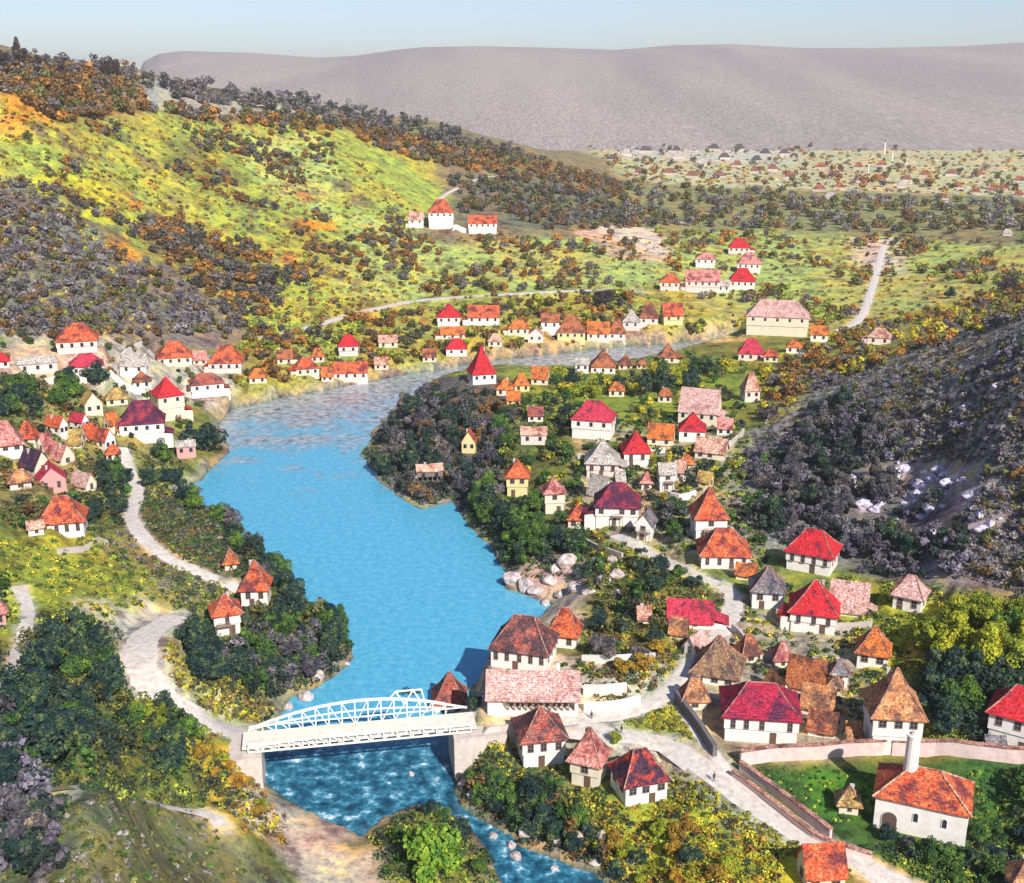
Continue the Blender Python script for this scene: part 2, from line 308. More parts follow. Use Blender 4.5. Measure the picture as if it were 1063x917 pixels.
 ("small white house with red-brown roof above the long pinkish ruin-like house",556,438,18,7,9,'gable','brick','white',0,.8,None),
 ("small brown-roofed shed right of the long rust-orange roof",866,722,14,6,11,'hip','shingle','cream',0,.9,None),
]
FAR = [  # (u, v, roof)
 (741,158,'dark'),(767,157,'dark'),(752,166,'dark'),(785,169,'dark'),(794,162,'dark'),(814,161,'dark'),(670,158,'dark'),(636,169,'dark'),(702,160,'dark'),
 (718,184,'brown'),(746,185,'brown'),(765,175,'brown'),(783,181,'brown'),(802,177,'brown'),(665,182,'brown'),(695,182,'brown'),(987,184,'brown'),(893,190,'brown'),(941,189,'brown'),
 (820,185,'orange'),(852,177,'orange'),(866,185,'orange'),(891,177,'orange'),(915,175,'orange'),(911,188,'orange'),(850,198,'orange'),(960,185,'orange'),
 (1015,183,'orange'),(992,197,'orange'),(1012,201,'orange'),(1041,199,'orange'),(1057,204,'orange'),(1030,199,'orange'),(978,209,'orange'),(871,196,'orange'),(1058,190,'orange'),
 (984,217,'pale'),(1045,244,'pale'),(862,206,'pale'),(705,166,'pale'),(728,172,'pale'),(936,196,'pale'),(650,162,'pale'),
]
house_infos = []
def plan(row):
    lab, u, vb, w, wh, rh, kind, roof, wall, yaw, dr, ref = row
    P = hit(u, vb); s = pxscale(P); a, k = ray(u, vb)
    th = math.atan(-k); yr = math.radians(yaw)
    c_, s_ = math.cos(yr), abs(math.sin(yr))
    W = max(w/s/(c_+dr*s_)*.92-.35, w/s*.55)
    whm = max(wh/(s*math.cos(th)), 1.8)
    R = max(rh/s, 1.2)
    D = dr*W
    half = D/2
    if kind == 'gablef':
        rhm = max(.42*W, min((R-.0)/math.cos(th)*.75, .8*W)); D = max(min(D, (R-rhm*math.cos(th)*.5)/math.sin(th)*1.9), W*.8)
    else:
        lo = .42 if kind != 'pyr' else .5
        Dm = R/(.5*math.sin(th)+lo*math.cos(th))
        D = min(D, max(Dm, .45*W)); rhm = max((R-D/2*math.sin(th))/math.cos(th), .3*D)
        rhm = min(rhm, 1.15*max(D, W*.7))
    rot = yr-math.atan(a)
    back = (D*c_+W*s_)/2
    vd = np.array([a, 1.0])/math.hypot(a, 1)
    c = P[:2]+vd*back
    return dict(lab=lab, u=u, v=vb, c=c, z=P[2], W=W, D=D, wh=whm, rh=rhm, kind=kind, roof=roof, wall=wall, rot=rot, s=s, ref=ref, wpx=w, front=P)
house_infos = [plan(r) for r in HS]
far_infos = []
for u, v, c in FAR:
    wpx = 11+((u*7+v*3) % 6); 
    far_infos.append((plan(("", u, v+((u*5) % 3)-1, wpx, 2.8, 4.6, 'hip', c, 'far', ((u*13) % 30)-15, .7, None)), c))
# special plots
hall = plan(("hall", 553, 743, 104, 18, 28, 'gable', 'pink', 'white', 0, .6, None))
mosque = plan(("mosque", 953, 869, 101, 31, 38, 'hip', 'scarlet', 'white', 0, .68, None))
# ------------------------------------------------------------------ roads (photo polylines, width in m)
ROADS = [
 ('road', [(490,747),(540,748),(610,744),(660,737),(692,722),(712,698),(735,672),(752,650),(762,628),(752,611),(715,596),(675,575),(640,556)], 4.0),
 ('road', [(560,752),(610,758),(650,766),(690,773),(720,792),(755,815),(800,846),(850,876),(905,903),(990,950)], 5.0),
 ('road', [(705,712),(712,738),(735,772),(748,792),(758,812)], 2.6),
 ('road', [(258,768),(225,752),(190,735),(160,712),(146,690),(146,668),(160,652),(186,642)], 6.5),
 ('road', [(250,612),(222,600),(196,590),(172,577),(150,560),(140,545),(136,530),(143,512),(134,492),(128,470)], 3.5),
 ('path', [(0,742),(8,705),(22,670),(30,640),(20,610)], 2.2),
 ('path', [(270,352),(320,340),(380,323),(440,312),(520,306),(600,302),(660,303)], 5.0),
 ('path', [(870,345),(893,330),(905,300),(912,275),(918,255)], 4.0),
 ('path', [(60,815),(120,826),(170,838),(215,850),(232,868)], 2.2),
 ('path', [(455,208),(470,198),(500,185),(530,183)], 3.0),
]
def smooth(P, step=3.0):
    P = np.array(P); out = []
    for i in range(len(P)-1):
        p0 = P[max(i-1, 0)]; p1 = P[i]; p2 = P[i+1]; p3 = P[min(i+2, len(P)-1)]
        m = max(2, int(np.linalg.norm(p2-p1)/step))
        for j in range(m):
            t = j/m
            out.append(.5*((2*p1)+(-p0+p2)*t+(2*p0-5*p1+4*p2-p3)*t*t+(-p0+3*p1-3*p2+p3)*t**3))
    out.append(P[-1]); return np.array(out)
road_lines = []
for nm, pl, w in ROADS:
    pts3 = [hit(*p) for p in pl]
    L = smooth([p for p in pts3 if p is not None], 3.0)
    zz = L[:, 2].copy()
    for _ in range(6): zz[1:-1] = (zz[:-2]+zz[1:-1]*2+zz[2:])/4
    L[:, 2] = zz; road_lines.append((nm, L, w))
# flatten terrain below roads then houses
def local(cx, cy, R):
    y0, y1 = max(cy-R, 61), cy+R
    i0 = max(int((math.log(y0)-gb[0])/db)-1, 0); i1 = min(int((math.log(y1)-gb[0])/db)+2, NB)
    aa = [(cx-R)/y0, (cx-R)/y1, (cx+R)/y0, (cx+R)/y1]
    j0 = max(int((min(aa)-ga[0])/da)-1, 0); j1 = min(int((max(aa)-ga[0])/da)+2, NA)
    return slice(i0, i1), slice(j0, j1)
ROADM = np.zeros(AA.shape)
for nm, L, w in road_lines:
    best = {}
    D2 = np.full(AA.shape, 1e9); Z = np.zeros(AA.shape); WS = np.zeros(AA.shape)
    for p in L[::1]:
        R = w/2+6; sl = local(p[0], p[1], R)
        d = (XX[sl]-p[0])**2+(YY[sl]-p[1])**2
        wt = np.exp(-d/22.)*1e3+1e-6; Z[sl] += wt*p[2]; WS[sl] += wt; D2[sl] = np.minimum(D2[sl], d)
    Z = Z/np.maximum(WS, 1e-9)
    d = np.sqrt(D2); k_ = 1-sstep((d-(w/2+.8))/4.5); k_ = np.where(d < 1e3, k_, 0)*(SD > .5)
    Hh = Hh*(1-k_)+Z*k_
    ROADM = np.maximum(ROADM, 1-sstep((d-w*.5)/1.5))
HOUSEM = np.zeros(AA.shape)
for hi in house_infos+[f[0] for f in far_infos]+[hall, mosque]:
    R = math.hypot(hi['W'], hi['D'])/2+7
    sl = local(hi['c'][0], hi['c'][1], R)
    X = XX[sl]-hi['c'][0]; Y = YY[sl]-hi['c'][1]; c, s = math.cos(-hi['rot']), math.sin(-hi['rot'])
    lx = np.abs(X*c-Y*s)-hi['W']/2; ly = np.abs(X*s+Y*c)-hi['D']/2
    d = np.maximum(lx, ly)
    k_ = (1-sstep((d-.8)/4.5))*(SD[sl] > .3)
    Hh[sl] = Hh[sl]*(1-k_)+hi['z']*k_
    HOUSEM[sl] = np.maximum(HOUSEM[sl], 1-sstep((d-.3)/1.2))
def gsample(G, x, y):
    fa = int(np.clip((x/y-ga[0])/da, 0, NA-1)); fb = int(np.clip((math.log(y)-gb[0])/db, 0, NB-1)); return G[fb, fa]
# ------------------------------------------------------------------ object helpers
def link(o): COL.objects.link(o); return o
def tag(o, label=None, cat=None, group=None, kind=None):
    if label: o['label'] = label
    if cat: o['category'] = cat
    if group: o['group'] = group
    if kind: o['kind'] = kind
    return o
def empty(name, loc, rz=0):
    o = bpy.data.objects.new(name, None); o.empty_display_size = .5; o.location = loc; o.rotation_euler = (0, 0, rz); return link(o)
class MB:
    def __init__(s): s.v = []; s.f = []; s.mi = []
    def add(s, vs, fs, m=0):
        b = len(s.v); s.v += [tuple(map(float, p)) for p in vs]; s.f += [tuple(b+i for i in f) for f in fs]; s.mi += [m]*len(fs)
    def box(s, x0, x1, y0, y1, z0, z1, m=0):
        s.add([(x0,y0,z0),(x1,y0,z0),(x1,y1,z0),(x0,y1,z0),(x0,y0,z1),(x1,y0,z1),(x1,y1,z1),(x0,y1,z1)],
              [(0,3,2,1),(4,5,6,7),(0,1,5,4),(1,2,6,5),(2,3,7,6),(3,0,4,7)], m)
    def bar(s, p, q, r, m=0, r2=None, nseg=4):
        p = Vector(p); q = Vector(q); d = (q-p); 
        if d.length < 1e-6: return
        d.normalize(); up = Vector((0, 0, 1)) if abs(d.z) < .95 else Vector((0, 1, 0))
        a = d.cross(up).normalized(); b = a.cross(d)
        r2 = r if r2 is None else r2
        vs = []
        for c, rr in ((p, r), (q, r2)):
            for i in range(nseg):
                t = 2*PI*(i+.5)/nseg
                vs.append(c+(a*math.cos(t)+b*math.sin(t))*rr)
        fs = [(i, (i+1) % nseg, nseg+(i+1) % nseg, nseg+i) for i in range(nseg)]+[tuple(range(nseg))[::-1], tuple(range(nseg, 2*nseg))]
        s.add(vs, fs, m)
    def mesh(s, name, mats, smooth=False):
        me = bpy.data.meshes.new(name); me.from_pydata(s.v, [], s.f)
        for m in (mats if isinstance(mats, (list, tuple)) else [mats]): me.materials.append(m)
        me.polygons.foreach_set('material_index', s.mi)
        if smooth: me.polygons.foreach_set('use_smooth', [True]*len(s.f))
        me.update(); return me
    def build(s, name, mats, parent=None, smooth=False):
        o = bpy.data.objects.new(name, s.mesh(name, mats, smooth)); link(o)
        if parent: o.parent = parent
        return o
def inst(name, me, parent=None, loc=(0,0,0), rz=0, sc=1):
    o = bpy.data.objects.new(name, me); link(o); o.location = loc; o.rotation_euler = (0, 0, rz)
    o.scale = (sc, sc, sc) if not hasattr(sc, '__len__') else sc
    if parent: o.parent = parent
    return o
def quadmesh(name, V, mat, cols=None):
    """V [n,4,3] separate quads"""
    n = len(V); me = bpy.data.meshes.new(name)
    me.vertices.add(n*4); me.vertices.foreach_set('co', V.reshape(-1).astype(np.float32))
    me.loops.add(n*4); me.loops.foreach_set('vertex_index', np.arange(n*4, dtype=np.int32))
    me.polygons.add(n); me.polygons.foreach_set('loop_start', np.arange(0, n*4, 4, dtype=np.int32))
    me.polygons.foreach_set('loop_total', np.full(n, 4, dtype=np.int32))
    if cols is not None:
        at = me.attributes.new('tint', 'FLOAT_COLOR', 'POINT')
        c = np.ones((n, 4, 4), np.float32); c[:, :, :3] = cols[:, None, :]
        at.data.foreach_set('color', c.reshape(-1))
    me.materials.append(mat); me.update(); me.validate(); return me
# ------------------------------------------------------------------ materials
def newmat(name):
    m = bpy.data.materials.new(name); m.use_nodes = True; nt = m.node_tree
    return m, nt, nt.nodes, nt.links, nt.nodes['Principled BSDF']
def N(nodes, t, **kw):
    n = nodes.new(t)
    for k, v in kw.items(): setattr(n, k, v)
    return n
def ramp(nodes, stops, interp='LINEAR'):
    r = nodes.new('ShaderNodeValToRGB'); r.color_ramp.interpolation = interp
    e = r.color_ramp.elements
    while len(e) < len(stops): e.new(.5)
    for i, (p, c) in enumerate(stops):
        e[i].position = p; e[i].color = (*c, 1) if len(c) == 3 else c
    return r
def mixc(nodes, links, fac, a, b, mode='MIX'):
    m = nodes.new('ShaderNodeMix'); m.data_type = 'RGBA'; m.blend_type = mode
    for s, x in ((m.inputs[0], fac), (m.inputs[6], a), (m.inputs[7], b)):
        if isinstance(x, (int, float)): s.default_value = x
        elif isinstance(x, tuple): s.default_value = (*x, 1)
        else: links.new(x, s)
    return m.outputs[2]
def noise(nodes, links, vec, scale, detail=4, rough=.6):
    n = nodes.new('ShaderNodeTexNoise'); n.inputs['Scale'].default_value = scale; n.inputs['Detail'].default_value = detail
    n.inputs['Roughness'].default_value = rough
    if vec is not None: links.new(vec, n.inputs['Vector'])
    return n.outputs['Fac']
def bump(nodes, links, h, strength, dist, b):
    n = nodes.new('ShaderNodeBump'); n.inputs['Strength'].default_value = strength; n.inputs['Distance'].default_value = dist
    links.new(h, n.inputs['Height']); links.new(n.outputs[0], b.inputs['Normal'])
def roof_mat(name, c1, c2, dark, patch=.5):
    m, nt, nd, lk, b = newmat(name)
    tc = N(nd, 'ShaderNodeTexCoord'); oi = N(nd, 'ShaderNodeObjectInfo')
    add = N(nd, 'ShaderNodeVectorMath', operation='ADD'); lk.new(tc.outputs['Object'], add.inputs[0])
    sc = N(nd, 'ShaderNodeVectorMath', operation='SCALE'); sc.inputs[3].default_value = 57
    cmb = N(nd, 'ShaderNodeCombineXYZ'); lk.new(oi.outputs['Random'], cmb.inputs[0]); lk.new(oi.outputs['Random'], cmb.inputs[1])
    lk.new(cmb.outputs[0], sc.inputs[0]); lk.new(sc.outputs[0], add.inputs[1])
    v = add.outputs[0]
    n1 = noise(nd, lk, v, .9, 5, .7); n2 = noise(nd, lk, v, 2.6, 4, .75); n3 = noise(nd, lk, v, .35, 4, .65)
    r1 = ramp(nd, [(.38, c1), (.62, c2)]); lk.new(n1, r1.inputs[0])
    rd = ramp(nd, [(patch-.03, (1,1,1)), (patch+.1, (0,0,0))]); lk.new(n3, rd.inputs[0])
    c = mixc(nd, lk, rd.outputs[0], r1.outputs[0], dark)
    # single tiles, lighter and darker
    r2 = ramp(nd, [(.36, (.3,.27,.32)), (.48, (.95,.95,.95)), (.55, (1.05,1.1,1.1)), (.66, (1.6,2.6,2.8))]); lk.new(n2, r2.inputs[0])
    c = mixc(nd, lk, 1.0, c, r2.outputs[0], 'MULTIPLY')
    sep = N(nd, 'ShaderNodeSeparateXYZ'); lk.new(tc.outputs['Object'], sep.inputs[0])
    w = N(nd, 'ShaderNodeMath', operation='MULTIPLY'); w.inputs[1].default_value = 3.6; lk.new(sep.outputs[2], w.inputs[0])
    fr = N(nd, 'ShaderNodeMath', operation='FRACT'); lk.new(w.outputs[0], fr.inputs[0])
    rs = ramp(nd, [(0, (.55,.5,.5)), (.3, (1,1,1)), (1, (1.12,1.1,1.1))]); lk.new(fr.outputs[0], rs.inputs[0])
    c = mixc(nd, lk, .8, c, rs.outputs[0], 'MULTIPLY')
    lk.new(c, b.inputs['Base Color']); b.inputs['Roughness'].default_value = .85
    b.inputs['Specular IOR Level'].default_value = .2
    ad = N(nd, 'ShaderNodeMath', operation='ADD'); lk.new(fr.outputs[0], ad.inputs[0]); lk.new(n2, ad.inputs[1])
    bump(nd, lk, ad.outputs[0], .6, .1, b)
    return m
ROOF = {
 'red': roof_mat('red_tiles', (.60,.03,.035), (.50,.02,.03), (.16,.02,.04), .36),
 'scarlet': roof_mat('scarlet_tiles', (.58,.07,.03), (.62,.16,.06), (.18,.04,.04), .42),
 'crimson': roof_mat('maroon_tiles', (.42,.02,.05), (.30,.02,.05), (.10,.02,.05), .42),
 'crimson2': roof_mat('crimson_tiles', (.60,.05,.08), (.46,.03,.06), (.2,.03,.05), .38),
 'brick': roof_mat('brick_tiles', (.42,.08,.05), (.36,.12,.08), (.12,.05,.06), .42),
 'bright': roof_mat('bright_orange_tiles', (.66,.20,.04), (.60,.13,.04), (.22,.07,.04), .42),
 'orange': roof_mat('orange_tiles', (.58,.28,.12), (.50,.17,.07), (.2,.09,.06), .42),
 'rust': roof_mat('rust_tiles', (.48,.14,.05), (.36,.12,.06), (.13,.05,.04), .45),
 'pink': roof_mat('faded_pink_tiles', (.62,.38,.34), (.58,.30,.25), (.4,.2,.17), .4),
 'pinkred': roof_mat('faded_red_tiles', (.60,.16,.13), (.60,.30,.25), (.25,.06,.06), .42),
 'pinkor': roof_mat('faded_orange_tiles', (.62,.30,.2), (.62,.38,.3), (.32,.12,.08), .42),
 'mottled': roof_mat('mottled_brown_tiles', (.50,.09,.05), (.26,.12,.10), (.09,.045,.05), .50),
 'redblack': roof_mat('red_black_tiles', (.60,.07,.03), (.52,.05,.03), (.06,.025,.045), .49),
 'plum': roof_mat('plum_tiles', (.26,.03,.05), (.36,.04,.05), (.08,.02,.05), .5),
 'darkpurple': roof_mat('dark_purple_tiles', (.10,.04,.08), (.30,.05,.05), (.05,.03,.06), .55),
 'slate': roof_mat('grey_shingles', (.24,.19,.18), (.17,.14,.16), (.08,.07,.09), .42),
 'beige': roof_mat('beige_shingles', (.50,.42,.36), (.42,.34,.3), (.25,.2,.18), .4),
 'shingle': roof_mat('brown_shingles', (.36,.2,.1), (.25,.13,.08), (.09,.06,.06), .44),
 'yellow': roof_mat('ochre_tiles', (.52,.36,.1), (.48,.26,.08), (.2,.12,.06), .42),
 'dark': roof_mat('dark_roofing', (.12,.09,.09), (.09,.07,.07), (.07,.06,.06), .4),
 'brown': roof_mat('brown_roofing', (.30,.11,.07), (.24,.10,.07), (.15,.07,.05), .4),
 'pale': roof_mat('pale_roofing', (.5,.42,.38), (.45,.36,.3), (.3,.22,.2), .4),
}
def wall_mat(name, c, stain=(.5,.42,.36), amt=.5):
    m, nt, nd, lk, b = newmat(name)
    tc = N(nd, 'ShaderNodeTexCoord'); v = tc.outputs['Object']
    n1 = noise(nd, lk, v, .7, 6, .7); n2 = noise(nd, lk, v, 6, 3, .6)
    r = ramp(nd, [(.42, (0,0,0)), (.75, (amt,)*3)]); lk.new(n1, r.inputs[0])
    cc = mixc(nd, lk, r.outputs[0], c, stain)
    r2 = ramp(nd, [(.3, (.86,.85,.84)), (.6, (1.04,1.04,1.04))]); lk.new(n2, r2.inputs[0])
    cc = mixc(nd, lk, 1., cc, r2.outputs[0], 'MULTIPLY')
    lk.new(cc, b.inputs['Base Color']); b.inputs['Roughness'].default_value = .9
    bump(nd, lk, n2, .3, .05, b); return m
WALL = {'far': wall_mat('weathered_plaster', (.56,.49,.43)), 'white': wall_mat('white_plaster', (.82,.77,.71)), 'cream': wall_mat('cream_plaster', (.74,.66,.50)),
        'pinkw': wall_mat('pink_white_plaster', (.78,.62,.56)), 'rose': wall_mat('rose_plaster', (.66,.30,.28)),
        'yellow': wall_mat('yellow_plaster', (.74,.62,.28)), 'wood': wall_mat('weathered_wood', (.22,.17,.15), (.12,.1,.1))}
M_stone = wall_mat('pale_masonry', (.60,.52,.46), (.34,.28,.27), .8)
M_dkstone = wall_mat('dark_stone', (.16,.14,.14), (.08,.07,.08), .7)
M_pinkwall = wall_mat('pink_lime_wall', (.74,.56,.52), (.45,.32,.3), .7)
M_coping = roof_mat('coping_tiles', (.50,.2,.14), (.45,.26,.2), (.2,.08,.07), .42)
M_metal = wall_mat('white_painted_iron', (.82,.82,.74), (.45,.42,.3), .45)
M_deck = wall_mat('bridge_planks', (.78,.73,.62), (.45,.4,.3), .6)
M_frame = wall_mat('window_frame_wood', (.30,.22,.17), (.15,.1,.1), .5)
m, nt, nd, lk, b = newmat('window_glass'); b.inputs['Base Color'].default_value = (.03,.035,.05,1); b.inputs['Roughness'].default_value = .15; M_glass = m
m, nt, nd, lk, b = newmat('door_wood'); b.inputs['Base Color'].default_value = (.12,.07,.05,1); b.inputs['Roughness'].default_value = .7; M_door = m
# foliage
def leaf_mat(name, stops, tint=False, sc=.55):
    m, nt, nd, lk, b = newmat(name)
    geo = N(nd, 'ShaderNodeNewGeometry'); v = geo.outputs['Position']
    n1 = noise(nd, lk, v, sc, 5, .75)
    r = ramp(nd, stops); lk.new(n1, r.inputs[0]); c = r.outputs[0]
    if tint:
        at = N(nd, 'ShaderNodeAttribute', attribute_name='tint')
        r = ramp(nd, [(.3, (.55,.55,.6)), (.52, (1,1,1)), (.7, (1.6,1.5,1.1))]); lk.new(n1, r.inputs[0])
        c = mixc(nd, lk, 1., at.outputs['Color'], r.outputs[0], 'MULTIPLY')
    else:
        oi = N(nd, 'ShaderNodeObjectInfo')
        r3 = ramp(nd, [(0, (.7,.72,.8)), (.5, (1,1,1)), (1, (1.4,1.25,.95))]); lk.new(oi.outputs['Random'], r3.inputs[0])
        c = mixc(nd, lk, 1., c, r3.outputs[0], 'MULTIPLY')
    lk.new(c, b.inputs['Base Color']); b.inputs['Roughness'].default_value = .8; b.inputs['Specular IOR Level'].default_value = .15
    tr = N(nd, 'ShaderNodeBsdfTranslucent'); lk.new(c, tr.inputs[0])
    mx = N(nd, 'ShaderNodeMixShader'); mx.inputs[0].default_value = .25
    out = nd['Material Output']; lk.new(b.outputs[0], mx.inputs[1]); lk.new(tr.outputs[0], mx.inputs[2]); lk.new(mx.outputs[0], out.inputs[0])
    return m
LEAF = {
 'green': leaf_mat('green_leaves', [(.34, (.025,.06,.045)), (.5, (.08,.17,.04)), (.66, (.26,.36,.05))]),
 'dark': leaf_mat('dark_green_leaves', [(.36, (.015,.035,.06)), (.52, (.035,.08,.06)), (.64, (.22,.27,.09))]),
 'yellow': leaf_mat('yellow_green_leaves', [(.34, (.10,.14,.03)), (.5, (.32,.38,.04)), (.66, (.62,.55,.05))]),
 'purple': leaf_mat('dull_purple_twigs', [(.36, (.04,.045,.085)), (.5, (.12,.11,.13)), (.66, (.34,.30,.27))]),
 'orange': leaf_mat('autumn_leaves', [(.34, (.14,.08,.03)), (.5, (.45,.26,.04)), (.66, (.65,.5,.06))]),
 'fresh': leaf_mat('fresh_leaves', [(.34, (.03,.11,.03)), (.5, (.15,.30,.04)), (.66, (.42,.52,.06))]),
 'ridge': leaf_mat('grey_brown_leaves', [(.36, (.05,.04,.045)), (.55, (.12,.09,.08)), (.72, (.22,.17,.12))]),
}
LDESC = {'green': 'green', 'dark': 'dark blue-green', 'yellow': 'yellow-green', 'purple': 'dull purple-grey', 'orange': 'orange-yellow', 'ridge': 'grey-brown'}
M_stuffleaf = leaf_mat('mixed_leaves', [(0, (1,1,1)), (1, (1,1,1))], True, .35)
m, nt, nd, lk, b = newmat('bark'); tc = N(nd, 'ShaderNodeTexCoord'); r = ramp(nd, [(.3, (.07,.05,.045)), (.7, (.22,.17,.14))]); lk.new(noise(nd, lk, tc.outputs['Object'], 4, 4), r.inputs[0]); lk.new(r.outputs[0], b.inputs['Base Color']); b.inputs['Roughness'].default_value = .95; M_bark = m
# ground
def ground_mat(name, bumpd=.5):
    m, nt, nd, lk, b = newmat(name)
    geo = N(nd, 'ShaderNodeNewGeometry'); v = geo.outputs['Position']
    at = N(nd, 'ShaderNodeAttribute', attribute_name='cover')
    n1 = noise(nd, lk, v, .55, 6, .78); n2 = noise(nd, lk, v, .11, 6, .72); n3 = noise(nd, lk, v, .025, 5, .6)
    r1 = ramp(nd, [(.32, (.42,.42,.5)), (.5, (1,1,1)), (.68, (1.55,1.45,1.15))]); lk.new(n1, r1.inputs[0])
    r2 = ramp(nd, [(.36, (.42,.34,.40)), (.46, (.9,.85,.9)), (.52, (1.05,1.05,1.0)), (.60, (1.5,1.25,.8))]); lk.new(n2, r2.inputs[0])
    c = mixc(nd, lk, 1., at.outputs['Color'], r1.outputs[0], 'MULTIPLY'); c = mixc(nd, lk, 1., c, r2.outputs[0], 'MULTIPLY')
    r3 = ramp(nd, [(.45, (.9,1.05,1.0)), (.6, (1.15,.95,.85))]); lk.new(n3, r3.inputs[0]); c = mixc(nd, lk, 1., c, r3.outputs[0], 'MULTIPLY')
    lk.new(c, b.inputs['Base Color']); b.inputs['Roughness'].default_value = .95; b.inputs['Specular IOR Level'].default_value = .1
    bump(nd, lk, n1, .7, bumpd, b); return m
M_ground = ground_mat('ground_cover', .6)
m, nt, nd, lk, b = newmat('mountain_woods')
geo = N(nd, 'ShaderNodeNewGeometry'); v = geo.outputs['Position']
mpn = N(nd, 'ShaderNodeMapping'); mpn.inputs['Scale'].default_value = (1, .10, .8); lk.new(v, mpn.inputs['Vector']); v = mpn.outputs[0]
n1 = noise(nd, lk, v, .28, 3, .8); n2 = noise(nd, lk, v, .004, 5, .6)
r1 = ramp(nd, [(.34, (.25,.205,.185)), (.5, (.36,.305,.275)), (.66, (.50,.44,.40))]); lk.new(n1, r1.inputs[0])
r2 = ramp(nd, [(.38, (.88,.88,.9)), (.62, (1.1,1.08,1.06))]); lk.new(n2, r2.inputs[0])
lk.new(mixc(nd, lk, 1., r1.outputs[0], r2.outputs[0], 'MULTIPLY'), b.inputs['Base Color']); b.inputs['Roughness'].default_value = 1; b.inputs['Specular IOR Level'].default_value = 0
M_mount = m
def road_mat():
    m, nt, nd, lk, b = newmat('pale_dirt_road')
    geo = N(nd, 'ShaderNodeNewGeometry'); v = geo.outputs['Position']
    r = ramp(nd, [(.35, (.46,.39,.33)), (.5, (.64,.57,.50)), (.65, (.74,.68,.61))]); n1 = noise(nd, lk, v, .8, 7, .75); lk.new(n1, r.inputs[0])
    lk.new(r.outputs[0], b.inputs['Base Color']); b.inputs['Roughness'].default_value = .95; bump(nd, lk, n1, .4, .1, b); return m
M_road = road_mat()
m, nt, nd, lk, b = newmat('river_water')
geo = N(nd, 'ShaderNodeNewGeometry'); v = geo.outputs['Position']; sep = N(nd, 'ShaderNodeSeparateXYZ'); lk.new(v, sep.inputs[0])
n1 = noise(nd, lk, v, .6, 6, .8); n2 = noise(nd, lk, v, .06, 6, .75); n3 = noise(nd, lk, v, .35, 7, .7)
r1 = ramp(nd, [(.34, (.06,.31,.50)), (.5, (.085,.39,.57)), (.66, (.17,.48,.63))]); lk.new(n1, r1.inputs[0])
c = r1.outputs[0]
# grey reflection painted into the water colour upstream (y 370-600)
mp = N(nd, 'ShaderNodeMapRange'); mp.inputs[1].default_value = 290; mp.inputs[2].default_value = 440; lk.new(sep.outputs[1], mp.inputs[0])
n2b = N(nd, 'ShaderNodeMath', operation='MULTIPLY_ADD'); n2b.inputs[1].default_value = 2.2; n2b.inputs[2].default_value = -1.1; lk.new(n2, n2b.inputs[0])
ad = N(nd, 'ShaderNodeMath', operation='ADD'); lk.new(mp.outputs[0], ad.inputs[0]); lk.new(n2b.outputs[0], ad.inputs[1])
sh = ramp(nd, [(.38, (0,0,0)), (.82, (1,1,1))]); lk.new(ad.outputs[0], sh.inputs[0])
gr = ramp(nd, [(.38, (.10,.11,.12)), (.47, (.26,.28,.29)), (.55, (.36,.39,.41)), (.65, (.50,.53,.55))]); lk.new(n3, gr.inputs[0])
c = mixc(nd, lk, sh.outputs[0], c, gr.outputs[0])
# rapids below the bridge
mp = N(nd, 'ShaderNodeMapRange'); mp.inputs[1].default_value = 196; mp.inputs[2].default_value = 182; lk.new(sep.outputs[1], mp.inputs[0])
dk = ramp(nd, [(.36, (.006,.035,.06)), (.48, (.018,.11,.18)), (.57, (.06,.26,.38)), (.66, (.72,.82,.86))]); lk.new(n3, dk.inputs[0])
c = mixc(nd, lk, mp.outputs[0], c, dk.outputs[0])
lk.new(c, b.inputs['Base Color']); b.inputs['Roughness'].default_value = .22; b.inputs['Specular IOR Level'].default_value = .35; bump(nd, lk, n1, .22, .1, b); M_water = m
m, nt, nd, lk, b = newmat('pale_rock'); tc = N(nd, 'ShaderNodeTexCoord'); n1 = noise(nd, lk, tc.outputs['Object'], 1.6, 6, .7)
r = ramp(nd, [(.35, (.22,.17,.17)), (.5, (.52,.42,.39)), (.66, (.70,.62,.60))]); lk.new(n1, r.inputs[0]); lk.new(r.outputs[0], b.inputs['Base Color']); b.inputs['Roughness'].default_value = .9; bump(nd, lk, n1, .8, .3, b); M_rock = m
m, nt, nd, lk, b = newmat('lavender_rock'); tc = N(nd, 'ShaderNodeTexCoord'); n1 = noise(nd, lk, tc.outputs['Object'], 2.2, 6, .7)
r = ramp(nd, [(.38, (.20,.17,.22)), (.5, (.55,.48,.58)), (.62, (.80,.72,.78))]); lk.new(n1, r.inputs[0]); lk.new(r.outputs[0], b.inputs['Base Color']); b.inputs['Roughness'].default_value = .9; bump(nd, lk, n1, .8, .3, b); M_lrock = m
# ------------------------------------------------------------------ land cover colours
cov = np.zeros(AA.shape+(3,)); cov[:] = (.20,.22,.06); cov[YY > 640] = (.24,.20,.12)
JX = XX+fbm(XX/14, YY/14, 4, 51)*7; JY = YY+fbm(XX/14, YY/14, 4, 57)*7*(1+YY/500)
JF = (1+np.clip(YY-300, 0, 800)/300)
def zone(pl, col, soft=3.0, jit=1.0):
    P = w2(pl)
    if len(P) < 3: return
    r1 = int(np.clip((math.log(max(P[:, 1].min()*.85, 61))-gb[0])/db, 0, NB)); r2 = int(np.clip((math.log(P[:, 1].max()*1.15)-gb[0])/db+1, 0, NB))
    s = slice(r1, r2)
    sd = poly_sd(P, XX[s]+(JX-XX)[s]*jit, YY[s]+(JY-YY)[s]*jit)
    sf = soft*JF[s]
    k = 1-sstep(sd/sf*.5+.5)
    cov[s] = cov[s]*(1-k[..., None])+np.array(col)*k[..., None]
